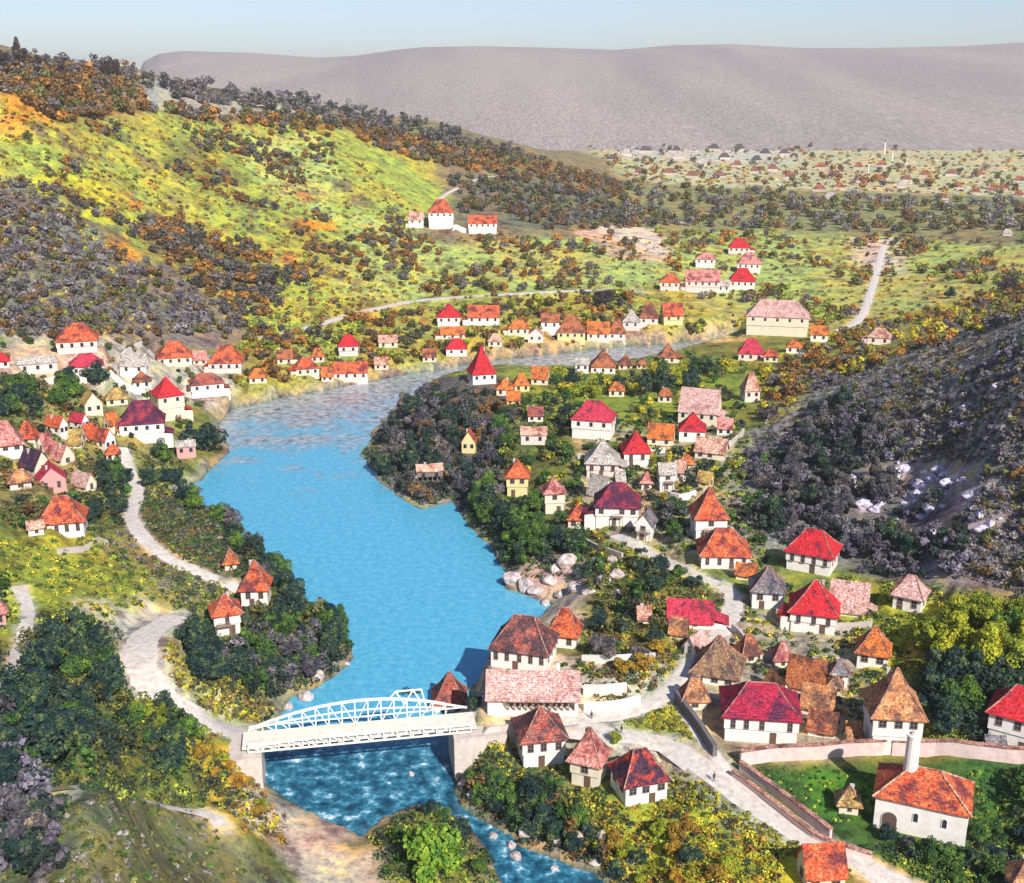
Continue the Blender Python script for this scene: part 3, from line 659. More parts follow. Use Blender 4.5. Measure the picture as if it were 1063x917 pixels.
OLIVE=(.20,.21,.06); LIME=(.34,.37,.08); LLIME=(.39,.43,.14); YEL=(.48,.43,.05); ORG=(.62,.26,.04); BRN=(.23,.15,.06); GRY=(.30,.26,.25); DK=(.11,.10,.10); PALE=(.58,.50,.44); PINK=(.60,.44,.38)
zone([(-200,170),(0,165),(60,190),(110,240),(200,295),(270,340),(250,356),(100,345),(-200,380)], (.20,.18,.17))
zone([(-200,40),(0,56),(140,78),(300,108),(550,160),(660,195),(640,215),(560,185),(450,170),(340,135),(160,118),(60,132),(0,98),(-200,80)], BRN)
zone([(140,76),(200,92),(330,112),(330,122),(220,118),(150,112)], (.36,.32,.30))
zone([(-150,85),(0,92),(60,128),(120,128),(160,118),(250,128),(345,132),(370,180),(430,212),(420,300),(340,330),(260,345),(200,296),(110,238),(60,185),(-150,170)], LIME)
zone([(0,92),(40,112),(58,130),(25,142),(0,140)], ORG, 2)
zone([(30,185),(60,175),(110,195),(150,228),(135,242),(90,228),(50,205)], YEL, 2)
zone([(98,238),(120,243),(155,265),(140,272),(112,258)], ORG, 2)
zone([(120,228),(200,235),(250,262),(280,300),(230,300),(160,268)], BRN, 3)
zone([(170,140),(230,145),(250,190),(210,200),(170,165)], OLIVE, 3)
zone([(250,140),(335,140),(360,190),(340,220),(270,200)], LLIME, 3)
zone([(300,228),(350,225),(350,238),(310,240)], ORG, 2)
zone([(370,215),(460,255),(560,245),(650,248),(720,275),(660,300),(520,303),(400,318),(340,300)], LLIME)
zone([(340,130),(450,165),(470,210),(430,230),(380,215),(350,180)], LIME)
zone([(460,180),(540,178),(630,195),(640,232),(560,238),(480,232)], (.17,.16,.12))
zone([(600,150),(1300,150),(1300,200),(900,200),(650,185)], (.50,.48,.30), 6)
zone([(640,150),(830,150),(820,170),(650,165)], (.55,.52,.47), 6)
zone([(640,185),(800,195),(1000,205),(1300,205),(1300,245),(900,240),(650,235)], (.26,.25,.12), 6)
zone([(650,240),(780,240),(930,245),(1063,255),(1300,255),(1300,300),(1000,320),(880,350),(760,345),(700,330)], LLIME, 6)
zone([(885,245),(940,250),(930,285),(890,275)], PALE, 3)
zone([(598,243),(630,233),(680,240),(702,262),(690,272),(640,262)], (.66,.50,.44), 2)
zone([(600,240),(630,245),(700,274),(640,268)], (.60,.38,.26), 1)
zone([(440,310),(700,300),(760,345),(740,352),(520,372),(300,400),(230,415),(230,400),(300,350)], (.34,.33,.08))
zone([(232,418),(300,402),(400,386),(520,366),(640,353),(760,343),(770,355),(640,364),(520,376),(440,388),(300,414),(238,428)], (.62,.42,.22), 2)
zone([(0,345),(120,350),(250,372),(225,420),(160,415),(60,400),(0,395)], (.50,.43,.36), 3)
zone([(0,400),(60,400),(160,415),(200,470),(120,500),(60,540),(0,520)], (.28,.25,.10), 3)
zone([(0,560),(110,560),(170,600),(150,630),(60,650),(0,640)], (.32,.35,.06), 3)
zone([(90,560),(140,545),(260,610),(240,640),(190,640),(130,600)], (.26,.25,.13), 3)
zone([(95,632),(150,622),(195,640),(200,700),(240,748),(200,765),(150,735),(105,690)], (.55,.50,.42), 2)
zone([(165,655),(200,655),(235,740),(190,735),(160,700)], (.50,.45,.22), 2)
zone([(170,515),(300,600),(365,670),(300,720),(200,690),(200,640),(250,620),(150,560)], (.12,.14,.06), 3)
zone([(-100,650),(100,640),(130,710),(210,775),(180,830),(60,800),(-100,790)], (.17,.20,.06), 3)
zone([(60,650),(110,690),(170,750),(230,790),(180,790),(90,720)], (.36,.38,.06), 3)
zone([(200,770),(260,780),(275,830),(290,880),(230,860)], (.50,.34,.05), 3)
zone([(40,812),(210,852),(300,940),(60,1000),(-50,900)], (.20,.21,.12), 3)
zone([(256,785),(278,800),(300,832),(345,852),(410,930),(440,1000),(330,1000),(300,900),(262,850)], (.62,.49,.40), 2)
zone([(390,445),(450,395),(520,395),(560,420),(520,520),(480,530),(400,510)], (.13,.11,.11), 3)
zone([(520,388),(770,368),(780,420),(680,440),(560,440)], (.26,.29,.05), 3)
zone([(520,440),(600,460),(600,590),(540,600),(500,530)], (.13,.17,.05), 3)
zone([(600,440),(760,440),(770,520),(800,600),(700,590),(600,540)], (.42,.35,.24), 3)
zone([(780,380),(860,345),(1063,290),(1063,330),(900,385),(800,440)], (.36,.33,.06), 4)
zone([(760,480),(850,395),(950,362),(1063,320),(1300,280),(1300,640),(1063,630),(960,610),(880,590),(780,560)], (.33,.29,.28), 4)
zone([(780,470),(860,430),(940,500),(1000,570),(900,590),(790,545)], (.20,.18,.19), 4)
zone([(870,600),(960,620),(1063,630),(1300,640),(1300,760),(980,740),(900,700)], (.36,.38,.05), 3)
zone([(950,700),(1063,700),(1063,770),(960,770)], (.06,.14,.04), 3)
zone([(520,580),(560,570),(650,590),(650,640),(560,650),(530,620)], (.5,.40,.36), 2)
zone([(600,560),(700,590),(750,640),(700,720),(620,710),(600,640)], (.24,.25,.08), 3)
zone([(690,640),(790,640),(890,650),(900,780),(760,780),(700,720)], (.42,.34,.26), 3)
zone([(480,700),(690,690),(720,760),(620,780),(500,770)], (.58,.50,.44), 3)
zone([(618,752),(660,745),(696,726),(706,742),(726,778),(695,763),(650,757)], (.30,.33,.06), 1.2, .3)
zone([(640,840),(700,815),(760,850),(830,900),(800,1000),(640,1000),(600,900),(590,840)], (.38,.38,.05), 2)
zone([(480,800),(600,840),(640,940),(540,900),(480,850)], (.16,.17,.08), 3)
zone([(700,780),(740,805),(800,850),(900,900),(880,915),(760,860),(700,815)], (.45,.42,.28), 2, .5)
zone([(765,795),(900,790),(1063,798),(1300,800),(1300,1000),(950,1000),(880,890),(860,868)], (.055,.13,.035), 1.5, .4)
zone([(830,800),(850,795),(930,800),(920,840),(840,840)], (.07,.20,.03), 1.5, .4)
rk = ROADM[..., None]*.9; cov = cov*(1-rk)+np.array((.55,.49,.42))*rk
sh = (np.clip(1-np.abs(SD-1.0)/2.5, 0, 1)*(YY < 900)*.8)[..., None]; cov = cov*(1-sh)+np.array((.34,.28,.25))*sh
cov = np.where((SD < 0)[..., None], np.array((.10,.13,.12)), cov)
# pale lavender rock outcrops on the right-hand slope
def spot(u, v, rpx, col, k0=1.):
    p = hit(u, v)
    if p is None: return
    r = rpx/pxscale(p)*1.3; sl = local(p[0], p[1], r*3)
    d = np.hypot(XX[sl]-p[0], (YY[sl]-p[1])*.7)+fbm(XX[sl]/4, YY[sl]/4, 4, 77)*r*1.1
    k = (1-sstep((d-r*.6)/(r*.5)))*k0
    cov[sl] = cov[sl]*(1-k[..., None])+np.array(col)*k[..., None]
for (u, v, r_) in [(898,525,9),(925,495,10),(955,505,10),(985,500,8),(1010,520,10),(1018,545,6),(965,530,6),(890,495,7),(1035,402,6),(1020,400,5),(1000,425,6),(1003,440,4),(945,470,8),(1052,400,5),(970,550,5),(980,570,4),(1040,560,4),(940,520,8),(975,490,7)]:
    spot(u, v, r_, (.55,.48,.56), .9)
for k_ in range(46):   # dark wooded patches on the meadows of the left hill
    u = random.uniform(20, 430); v = random.uniform(125+u*.12, 300)
    spot(u, v, random.uniform(5, 13), (.15,.12,.09), .75)
for k_ in range(30):
    u = random.uniform(60, 450); v = random.uniform(115+u*.12, 300); spot(u, v, random.uniform(3, 9), random.choice([(.5,.2,.05),(.5,.42,.05),(.45,.5,.18)]), .6)
for k_ in range(60):
    u = random.uniform(660, 1063); v = random.uniform(240, 340); spot(u, v, random.uniform(3, 9), random.choice([(.25,.2,.07),(.16,.14,.09),(.5,.4,.1),(.5,.42,.34)]), .6)
# ------------------------------------------------------------------ terrain meshes
def grid_mesh(name, r0, r1, mat, cover=True):
    X = XX[r0:r1]; Y = YY[r0:r1]; Z = Hh[r0:r1]; nr_, nc = X.shape
    me = bpy.data.meshes.new(name); co = np.stack([X, Y, Z], -1).reshape(-1).astype(np.float32)
    me.vertices.add(nr_*nc); me.vertices.foreach_set('co', co)
    idx = np.arange(nr_*nc).reshape(nr_, nc)
    q = np.stack([idx[:-1, :-1], idx[:-1, 1:], idx[1:, 1:], idx[1:, :-1]], -1).reshape(-1, 4)
    me.loops.add(q.size); me.loops.foreach_set('vertex_index', q.reshape(-1).astype(np.int32))
    me.polygons.add(len(q)); me.polygons.foreach_set('loop_start', np.arange(0, q.size, 4, dtype=np.int32)); me.polygons.foreach_set('loop_total', np.full(len(q), 4, np.int32))
    me.polygons.foreach_set('use_smooth', np.ones(len(q), bool))
    if cover:
        at = me.attributes.new('cover', 'FLOAT_COLOR', 'POINT'); c = np.ones((nr_*nc, 4), np.float32); c[:, :3] = cov[r0:r1].reshape(-1, 3); at.data.foreach_set('color', c.reshape(-1))
    me.materials.append(mat); me.update(); return me
RM = int(np.searchsorted(np.exp(gb), 1690))
o = inst('ground', grid_mesh('ground', 0, RM+1, M_ground)); o['kind'] = 'structure'
o = inst('mountains', grid_mesh('mountains', RM, NB, M_mount, False)); o['kind'] = 'structure'
# river surface: the river outline widened under its banks
mb = MB()
cx, cy = rp[:, 0], rp[:, 1]
xs = np.arange(cx.min()-15, cx.max()+15, 12.); ys = np.arange(cy.min()-10, cy.max()+15, 12.)
gx, gy = np.meshgrid(xs, ys); sdg = poly_sd(rp, gx, gy)
vid = {}
for j in range(len(ys)-1):
    for i in range(len(xs)-1):
        if min(sdg[j, i], sdg[j, i+1], sdg[j+1, i], sdg[j+1, i+1]) < 8:
            q = []
            for (a_, b_) in ((j, i), (j, i+1), (j+1, i+1), (j+1, i)):
                if (a_, b_) not in vid: vid[(a_, b_)] = len(mb.v); mb.v.append((xs[b_], ys[a_], 0))
                q.append(vid[(a_, b_)])
            mb.f.append(tuple(q)); mb.mi.append(0)
o = mb.build('river', M_water); o['kind'] = 'structure'
# roads
for nm, L, w in road_lines:
    mb = MB(); T = np.gradient(L[:, :2], axis=0); T /= np.linalg.norm(T, axis=1)[:, None]+1e-9
    Nn = np.stack([-T[:, 1], T[:, 0]], 1); KX = 5
    for i, p in enumerate(L):
        ww = w*(1+.12*math.sin(i*.7)+.08*math.sin(i*1.9))
        for k in range(KX):
            q = p[:2]+Nn[i]*ww*(k/(KX-1)-.5)
            mb.v.append((q[0], q[1], max(float(H(q[0], q[1])), p[2]-.3)+(.07 if abs(k-2) < 2 else -.05)+q[1]*.0002))
    for i in range(len(L)-1):
        for k in range(KX-1):
            a_ = i*KX+k; mb.f.append((a_, a_+1, a_+KX+1, a_+KX)[::-1]); mb.mi.append(0)
    o = mb.build(nm, M_road, smooth=True); o['kind'] = 'structure'
# ------------------------------------------------------------------ house builder
def window_mesh(w, h):
    fr = MB(); t = .1
    fr.box(-w/2-t, w/2+t, -.09, .02, h, h+t); fr.box(-w/2-t, w/2+t, -.14, .02, -t, 0)
    fr.box(-w/2-t, -w/2, -.07, .02, 0, h); fr.box(w/2, w/2+t, -.07, .02, 0, h)
    fr.box(-.03, .03, -.05, .02, 0, h); fr.box(-w/2, -.03, -.05, .02, h*.55-.025, h*.55+.025); fr.box(.03, w/2, -.05, .02, h*.55-.025, h*.55+.025)
    pn = MB(); pn.box(-w/2, w/2, -.03, .03, 0, h)
    return fr.mesh('window', M_frame), pn.mesh('pane', M_glass)
WIN = {k: window_mesh(*k) for k in ((.9, 1.35), (.7, 1.5), (1.1, 1.1))}
sm = MB(); sm.box(-.5, .5, -.06, .05, 0, 1.3); WSMALL = sm.mesh('window', M_glass)
def roof_hip(W, D, h, ov, rl, seed, bell=.35):
    r = random.Random(seed); mb = MB(); LV = 7; NX = 6; NY = 5
    rings = []
    for l in range(LV+1):
        t = l/LV
        hz = h*((1-bell)*t+bell*t*t)
        hx = (W/2+ov)*(1-t)+rl/2*t; hy = (D/2+ov)*(1-t)+.06*t
        ring = []
        def P(x, y):
            j = .05 if 0 < l < LV else .03
            return (x+r.uniform(-j, j), y+r.uniform(-j, j), hz+r.uniform(-j, j))
        for k in range(NX): ring.append(P(-hx+2*hx*k/NX, -hy))
        for k in range(NY): ring.append(P(hx, -hy+2*hy*k/NY))
        for k in range(NX): ring.append(P(hx-2*hx*k/NX, hy))
        for k in range(NY): ring.append(P(-hx, hy-2*hy*k/NY))
        rings.append(ring)
    n_ = len(rings[0])
    low = [(x, y, z-.18) for x, y, z in rings[0]]
    allr = [low]+rings
    for ring in allr: mb.v += ring
    for l in range(len(allr)-1):
        for k in range(n_):
            mb.f.append((l*n_+k, l*n_+(k+1) % n_, (l+1)*n_+(k+1) % n_, (l+1)*n_+k)); mb.mi.append(0)
    mb.f.append(tuple(range(n_))[::-1]); mb.mi.append(0)
    mb.f.append(tuple((len(allr)-1)*n_+k for k in range(n_))); mb.mi.append(0)
    return mb
def roof_gable(L, S, h, ov, seed):
    """ridge along x, length L, span S"""
    r = random.Random(seed); mb = MB(); NX = 7; NS = 5; th = .2
    prof = [(-(S/2+ov)*(1-k/NS), h*(k/NS)-(ov*h/(S/2))*(1-k/NS)) for k in range(NS+1)]
    prof += [(-y, z) for y, z in prof[:-1][::-1]]
    m_ = len(prof); top = []; bot = []
    for i in range(NX+1):
        x = -(L/2+ov*.7)+(L+ov*1.4)*i/NX; sag = -.12*math.sin(PI*i/NX)
        top.append([(x, y+r.uniform(-.03, .03), z+sag+r.uniform(-.05, .05)+th*.5) for y, z in prof])
        bot.append([(x, y, z+sag-th*.5) for y, z in prof])
    for i in range(NX+1): mb.v += top[i]
    B = len(mb.v)
    for i in range(NX+1): mb.v += bot[i]
    for i in range(NX):
        for k in range(m_-1):
            a_ = i*m_+k; mb.f.append((a_, a_+m_, a_+m_+1, a_+1)); mb.mi.append(0)
            a_ += B; mb.f.append((a_, a_+1, a_+m_+1, a_+m_)); mb.mi.append(0)
        for k in (0, m_-1):
            a_ = i*m_+k; mb.f.append((a_, B+a_, B+a_+m_, a_+m_)); mb.mi.append(0)
    for i in (0, NX):
        for k in range(m_-1):
            a_ = i*m_+k; mb.f.append((a_, a_+1, B+a_+1, B+a_)); mb.mi.append(0)
    return mb
def make_house(hi, name='house', idx=0, group=None, cat='house', detail=None):
    W, D, wh, rh, s = hi['W'], hi['D'], hi['wh'], hi['rh'], hi['s']
    root = empty(name, (hi['c'][0], hi['c'][1], hi['z']), hi['rot'])
    tag(root, hi['lab'], cat, group)
    wm = WALL[hi['wall']]; rm = ROOF[hi['roof']]
    lod = 2 if s > 3.6 else (1 if s > 1.5 else 0)
    if detail is not None: lod = detail
    two = wh > 4.2 and lod >= 1
    mb = MB()
    if hi['wall'] == 'wood' and lod:      # on stilts
        mb.box(-W/2, W/2, -D/2, D/2, wh*.45, wh)
        for x in np.linspace(-W/2+.2, W/2-.2, 6):
            for y in (-D/2+.2, D/2-.2): mb.box(x-.12, x+.12, y-.12, y+.12, -2.5, wh*.45+.01)
    else: mb.box(-W/2, W/2, -D/2, D/2, -2.0, wh*.5 if two else wh)
    kind = hi['kind']
    ov = (.6 if lod == 2 else .42) if lod else .3
    gx_ = kind in ('gable', 'gablef')
    top = MB()
    def gable_fill(m_, x0, x1, along_x, S, h, z0):
        for e in (x0, x1):
            t_ = .12 if e == x0 else -.12
            if along_x: m_.add([(e, -S/2, z0), (e, S/2, z0), (e, 0, z0+h), (e+t_, -S/2, z0), (e+t_, S/2, z0), (e+t_, 0, z0+h)], [(0,1,2),(5,4,3),(0,2,5,3),(1,4,5,2),(0,3,4,1)])
            else: m_.add([(-S/2, e, z0), (S/2, e, z0), (0, e, z0+h), (-S/2, e+t_, z0), (S/2, e+t_, z0), (0, e+t_, z0+h)], [(0,1,2),(5,4,3),(0,2,5,3),(1,4,5,2),(0,3,4,1)])
    tgt = top if two else mb
    if two: top.box(-W/2-.22, W/2+.22, -D/2-.25, D/2+.22, wh*.5+.002, wh)
    ex = .22 if two else 0
    if kind == 'gable': gable_fill(tgt, -W/2-ex, W/2+ex, True, D+2*ex, rh*.97, wh-.002)
    if kind == 'gablef': gable_fill(tgt, -D/2-ex, D/2+ex, False, W+2*ex, rh*.97, wh-.002)
    mb.build('wall', wm, root)
    if two: top.build('upper_storey', wm, root)
    if kind == 'gable': rf = roof_gable(W+2*ex, D+2*ex, rh, ov*.8, idx)
    elif kind == 'gablef': rf = roof_gable(D+2*ex, W+2*ex, rh, ov*.8, idx)
    elif kind == 'pyr': rf = roof_hip(W, D, rh, ov+ex, .3+max(0, W-D)*.6, idx)
    else: rf = roof_hip(W, D, rh, ov+ex, max(W-D*.8, W*.3), idx, .25)
    ro = rf.build('roof', rm, root); ro.location = (0, 0, wh+(.06 if gx_ else -.12))
    if kind == 'gablef': ro.rotation_euler = (0, 0, PI/2)
    rr = random.Random(idx+500)
    if lod and W > 6 and kind != 'gablef' and rr.random() < .4 and hi['wall'] != 'wood':
        sx = rr.choice((-1, 1)); aw = rr.uniform(1.8, 3.2); ah = min(wh*.62, 2.6); ad = D*rr.uniform(.45, .75); x0 = sx*(W/2+.03); x1 = sx*(W/2+aw)
        an = MB(); an.box(min(x0, x1), max(x0, x1), -D/2+.3, -D/2+.3+ad, -2, ah); ao = an.build('annex', wm, root)
        ar = MB(); xo = sx*(W/2+aw+.4); ya, yb = -D/2-.1, -D/2+.7+ad
        ar.add([(x0, ya, ah+1.1), (xo, ya, ah-.05), (xo, yb, ah-.05), (x0, yb, ah+1.1), (x0, ya, ah+1.3), (xo, ya, ah+.12), (xo, yb, ah+.12), (x0, yb, ah+1.3)], [(0,3,2,1),(4,5,6,7),(0,1,5,4),(1,2,6,5),(2,3,7,6),(3,0,4,7)])
        ar.build('annex_roof', rm, ao)
    if lod == 2 and two and rr.random() < .35:
        bx = rr.uniform(-.2, .2)*W; bb = MB(); zb = wh*.5; yf = -D/2-.25
        bb.box(bx-1.4, bx+1.4, yf-1.0, yf-.01, zb, zb+.12); bb.box(bx-1.4, bx+1.4, yf-1.0, yf-.93, zb+.9, zb+1.0)
        for q in np.linspace(-1.36, 1.36, 9): bb.box(bx+q-.03, bx+q+.03, yf-.99, yf-.94, zb+.121, zb+.899)
        for q in (-1.3, 1.3): bb.box(bx+q-.07, bx+q+.07, yf-.9, yf-.76, -.5, zb-.001)
        bb.build('balcony', M_frame, root)
    if lod:
        if rr.random() < .38:
            c = MB(); hx = rr.choice((-1, 1))*W*.16; hy = D*.16
            if kind == 'gablef': hx = rr.choice((-1, 1))*D*.2; hy = W*.14
            c.box(hx-.26, hx+.26, hy-.26, hy+.26, rh*.3, rh*.84+.35); c.box(hx-.34, hx+.34, hy-.34, hy+.34, rh*.84+.352, rh*.84+.5)
            c.build('chimney', M_stone, ro)
        if kind in ('hip', 'pyr') and s > 4.2:
            rc = MB(); rl = (.3+max(0, W-D)*.6) if kind == 'pyr' else max(W-D*.8, W*.3)
            ovx = ov+ex; bell = .35 if kind == 'pyr' else .25
            for sx in (-1, 1):
                for sy in (-1, 1):
                    prev = None
                    for l in range(8):
                        t = l/7; p = (sx*((W/2+ovx)*(1-t)+rl/2*t), sy*((D/2+ovx)*(1-t)+.06*t), rh*((1-bell)*t+bell*t*t)+.04)
                        if prev: rc.bar(prev, p, .12, nseg=6)
                        prev = p
            rc.bar((-rl/2, 0, rh+.04), (rl/2, 0, rh+.04), .13, nseg=6)
            rc.build('ridge_tiles', M_coping, ro)
    if lod == 2:
        key = rr.choice(list(WIN)); wf, pn = WIN[key]; ww, hh = key
        z0 = wh-hh-.75 if wh > 2.9 else max(wh*.3, .2); z0 = max(z0, .15)
        sc = min(1, (wh-.3)/(hh+.4))
        faces = [(0, W, -D/2-ex-(.03 if two else 0), 0), (PI/2, D, W/2+ex, 1), (-PI/2, D, W/2+ex, 2)]
        for rz, Lf, off, fi in faces:
            nwin = max(1, int((Lf-1.0)/1.95))
            for k in range(nwin):
                if nwin > 2 and rr.random() < .12: continue
                t = -Lf/2+Lf*(k+.5)/nwin+rr.uniform(-.15, .15)
                loc = {0: (t, off, z0), 1: (off, t, z0), 2: (-off, t, z0)}[fi]
                f = inst('window', wf, root, loc, rz, sc); inst('pane', pn, f)
        if wh > 3:
            d = MB(); dx = rr.uniform(-.25, .25)*W
            d.box(dx-.55, dx+.55, -D/2-.06, -D/2+.02, 0, min(2.1, wh*.45)); d.build('door', M_door, root)
    elif lod == 1:
        nwin = max(2, min(5, int(W/3)))
        z0 = max(wh-2.1, wh*.25); sc = min(1, (wh-z0-.3)/1.3)
        for k in range(nwin): inst('window', WSMALL, root, (-W/2+W*(k+.5)/nwin, -D/2-ex-(.03 if two else 0), z0), 0, (1, 1, sc))
        nwin = max(1, min(3, int(D/3)))
        for k in range(nwin):
            inst('window', WSMALL, root, (W/2+ex, -D/2+D*(k+.5)/nwin, z0), PI/2, (1, 1, sc)); inst('window', WSMALL, root, (-W/2-ex, -D/2+D*(k+.5)/nwin, z0), -PI/2, (1, 1, sc))
    return root
for i, hi in enumerate(house_infos):
    nm = 'house'; cat = 'house'
    for key, n2, c2 in (('barn', 'barn', 'barn'), ('shed', 'shed', 'shed'), ('hut ', 'hut', 'hut'), ('tower standing', 'tower_house', 'tower'), ('boathouse', 'boathouse', 'boathouse'), ('manor', 'manor_house', 'manor'), ('cottage', 'cottage', 'cottage'), ('gatehouse', 'gatehouse', 'gatehouse')):
        head = ' '.join(hi['lab'].split()[:5])+' '
        if key in head: nm, cat = n2, c2; break
    make_house(hi, nm, i, None, cat)
ORD = ['leftmost', 'second from left', 'third from left', 'fourth from left', 'fifth from left', 'sixth from left', 'seventh from left', 'eighth from left', 'ninth from left', 'tenth from left', 'eleventh from left', 'twelfth from left', 'thirteenth from left', 'fourteenth from left', 'fifteenth from left', 'sixteenth from left', 'seventeenth from left', 'eighteenth from left', 'nineteenth from left']
byc = {}
for hi, c in far_infos: byc.setdefault(c, []).append(hi)
for c, lst in byc.items():
    lst.sort(key=lambda h: h['u'])
    if c == 'orange': desc = 'orange-roofed'
    elif c == 'pale': desc = 'pale-roofed'
    elif c == 'dark': desc = 'dark-roofed'
    else: desc = 'brown-roofed'
    for k, hi in enumerate(lst):
        hi['lab'] = ('tiny far house, %s of the %s ones on the plain' % (ORD[k], desc))
        hi['roof'] = {'orange': 'rust', 'pale': 'pale', 'dark': 'dark', 'brown': 'brown'}[c]
        make_house(hi, 'house', 900+k, 'far houses scattered over the plain below the mountains', 'house', 0)
# far minarets on the plain
mb = MB()
for k in range(10):
    z0, z1 = 18*k/10., 18*(k+1)/10.; r0 = 1.5-.07*k; mb.bar((0, 0, z0), (0, 0, z1), r0, nseg=10, r2=r0-.07)
mb.bar((0, 0, 15), (0, 0, 15.8), 1.6, nseg=10); minme = mb.mesh('shaft', WALL['white'])
mb = MB(); mb.bar((0, 0, 18), (0, 0, 23), 1.0, nseg=10, r2=.05); capme = mb.mesh('cap', ROOF['slate'])
for k, (u, v, sc, lb) in enumerate([(918,160,.9,'tallest thin white minaret on the far plain'), (926,167,.7,'short white minaret just right of the tallest far one'), (901,180,.55,'white minaret among orange-roofed far houses'), (941,171,.45,'smallest and rightmost white minaret on the far plain')]):
    p = hit(u, v); r_ = empty('minaret', (p[0], p[1], p[2]-.3)); r_.scale = (sc,)*3; tag(r_, lb, 'minaret', 'minarets on the far plain'); inst('shaft', minme, r_); inst('cap', capme, r_)
# ------------------------------------------------------------------ long hall with arcade
def make_hall(hi):
    W, D, wh, rh = hi['W'], hi['D'], hi['wh'], hi['rh']
    root = empty('market_hall', (hi['c'][0], hi['c'][1], hi['z']), hi['rot'])
    tag(root, 'long hall with faded pink gable roof and a row of dark openings beside the bridge', 'hall')
    w = MB(); w.box(-W/2, W/2, -D/2+1.6, D/2, -2, wh); w.box(-W/2, W/2, -D/2, -D/2+1.598, -2, .9)
    w.box(-W/2, -W/2+2.6, -D/2, -D/2+1.596, .902, wh-.004); w.box(W/2-.6, W/2, -D/2, -D/2+1.596, .902, wh-.004)
    for e in (-W/2, W/2):
        t_ = .25 if e < 0 else -.25
        w.add([(e, -D/2, wh-.002), (e, D/2, wh-.002), (e, 0, wh+rh*.97), (e+t_, -D/2, wh-.002), (e+t_, D/2, wh-.002), (e+t_, 0, wh+rh*.97)], [(0,1,2),(5,4,3),(0,2,5,3),(1,4,5,2),(0,3,4,1)])
    w.build('wall', WALL['white'], root)
    xs_ = np.linspace(-W/2+2.6, W/2-.6, 13)
    for x in xs_[1:-1]:
        p = MB(); p.box(x-.13, x+.13, -D/2+.1, -D/2+.36, .902, wh-.2); p.build('post', M_frame, root)
    b_ = MB(); b_.box(-W/2+2.6, W/2-.6, -D/2+.05, -D/2+.4, wh-.2, wh-.01); b_.build('beam', M_frame, root)
    for x in np.linspace(-W/2+4, W/2-2, 7):
        d = MB(); d.box(x-.7, x+.7, -D/2+1.52, -D/2+1.62, .95, wh-.6); d.build('shutter', M_door, root)
    rf = roof_gable(W, D, rh, .6, 77); ro = rf.build('roof', ROOF['pink'], root); ro.location = (0, 0, wh+.06)
    for x in (-W/2+.2, W/2-.2):
        c = MB(); c.box(x-.3, x+.3, -.5, .5, rh*.6, rh+.7); 
    c = MB(); c.box(W*.28-.35, W*.28+.35, .6, 1.3, rh*.5, rh+.8); c.build('chimney', WALL['white'], ro)
make_hall(hall)
# ------------------------------------------------------------------ mosque
def make_mosque(hi):
    W, D, wh, rh = hi['W'], hi['D'], hi['wh'], hi['rh']
    root = empty('mosque', (hi['c'][0], hi['c'][1], hi['z']), hi['rot'])
    tag(root, 'white mosque with red hipped roof and short round minaret in a green garden', 'mosque')
    w = MB(); w.box(-W/2, W/2, -D/2, D/2, -2, wh); w.box(-W/2-.1, W/2+.1, -D/2-.1, D/2+.1, wh-.35, wh-.05); w.build('wall', WALL['white'], root)
    ro = roof_hip(W, D, rh, .5, W*.30, 5, .1).build('roof', ROOF['scarlet'], root); ro.location = (0, 0, wh)
    rc = MB(); rl = W*.30
    for sx in (-1, 1):
        for sy in (-1, 1): rc.bar((sx*(W/2+.5), sy*(D/2+.5), .05), (sx*rl/2, sy*.06, rh+.05), .16, nseg=6)
    rc.bar((-rl/2, 0, rh+.05), (rl/2, 0, rh+.05), .17, nseg=6); rc.build('ridge_tiles', ROOF['pinkor'], ro)
    # minaret: round shaft standing in front of the left part of the roof
    mx, my = -W*.17, D*.02
    ss = hi['s']; top_z = wh+rh+4.9
    m_ = MB(); m_.bar((mx, my, wh*.5), (mx, my, top_z), 1.15, nseg=16, r2=.98); m_.bar((mx, my, top_z), (mx, my, top_z+.3), 1.1, nseg=14)
    m_.build('minaret', WALL['white'], root, smooth=False)
    m_ = MB(); m_.bar((mx, my, top_z+.3), (mx, my, top_z+.9), .7, nseg=12, r2=.1); m_.build('minaret_cap', M_stone, root)
    def arch(name, x, w_, h_, z0, face):
        a = MB(); n_ = 10; outl = [(-w_/2, 0), (w_/2, 0)]+[(w_/2*math.cos(t), h_-w_/2+w_/2*math.sin(t)) for t in np.linspace(0, PI, n_)]
        k = len(outl); vs = [(p[0], -.05, p[1]) for p in outl]+[(p[0], .05, p[1]) for p in outl]
        a.add(vs, [tuple(range(k)), tuple(range(k, 2*k))[::-1]]+[(i, i+k, (i+1) % k+k, (i+1) % k) for i in range(k)])
        f = a.build(name, M_glass if name == 'window' else M_door, root)
        if face == 0: f.location = (x, -D/2-.01, z0)
        else: f.location = (face*(W/2+.01), x, z0); f.rotation_euler = (0, 0, face*PI/2)
        r_ = MB(); prev = None
        for p in outl[1:]+[outl[0]]:
            if prev: r_.bar((prev[0], -.05, prev[1]), (p[0], -.05, p[1]), .07)
            prev = p
        r_.build('surround', WALL['white'] if name != 'door' else M_stone, f)
    arch('door', -W*.33, 2.2, 3.0, .2, 0)
    arch('window', W*.26, .75, 1.5, wh*.45, 0); arch('window', -W*.05, .75, 1.5, wh*.45, 0)
    for x in (-D*.25, D*.25): arch('window', x, .75, 1.4, wh*.45, 1); arch('window', x, .75, 1.4, wh*.45, -1)
make_mosque(mosque)
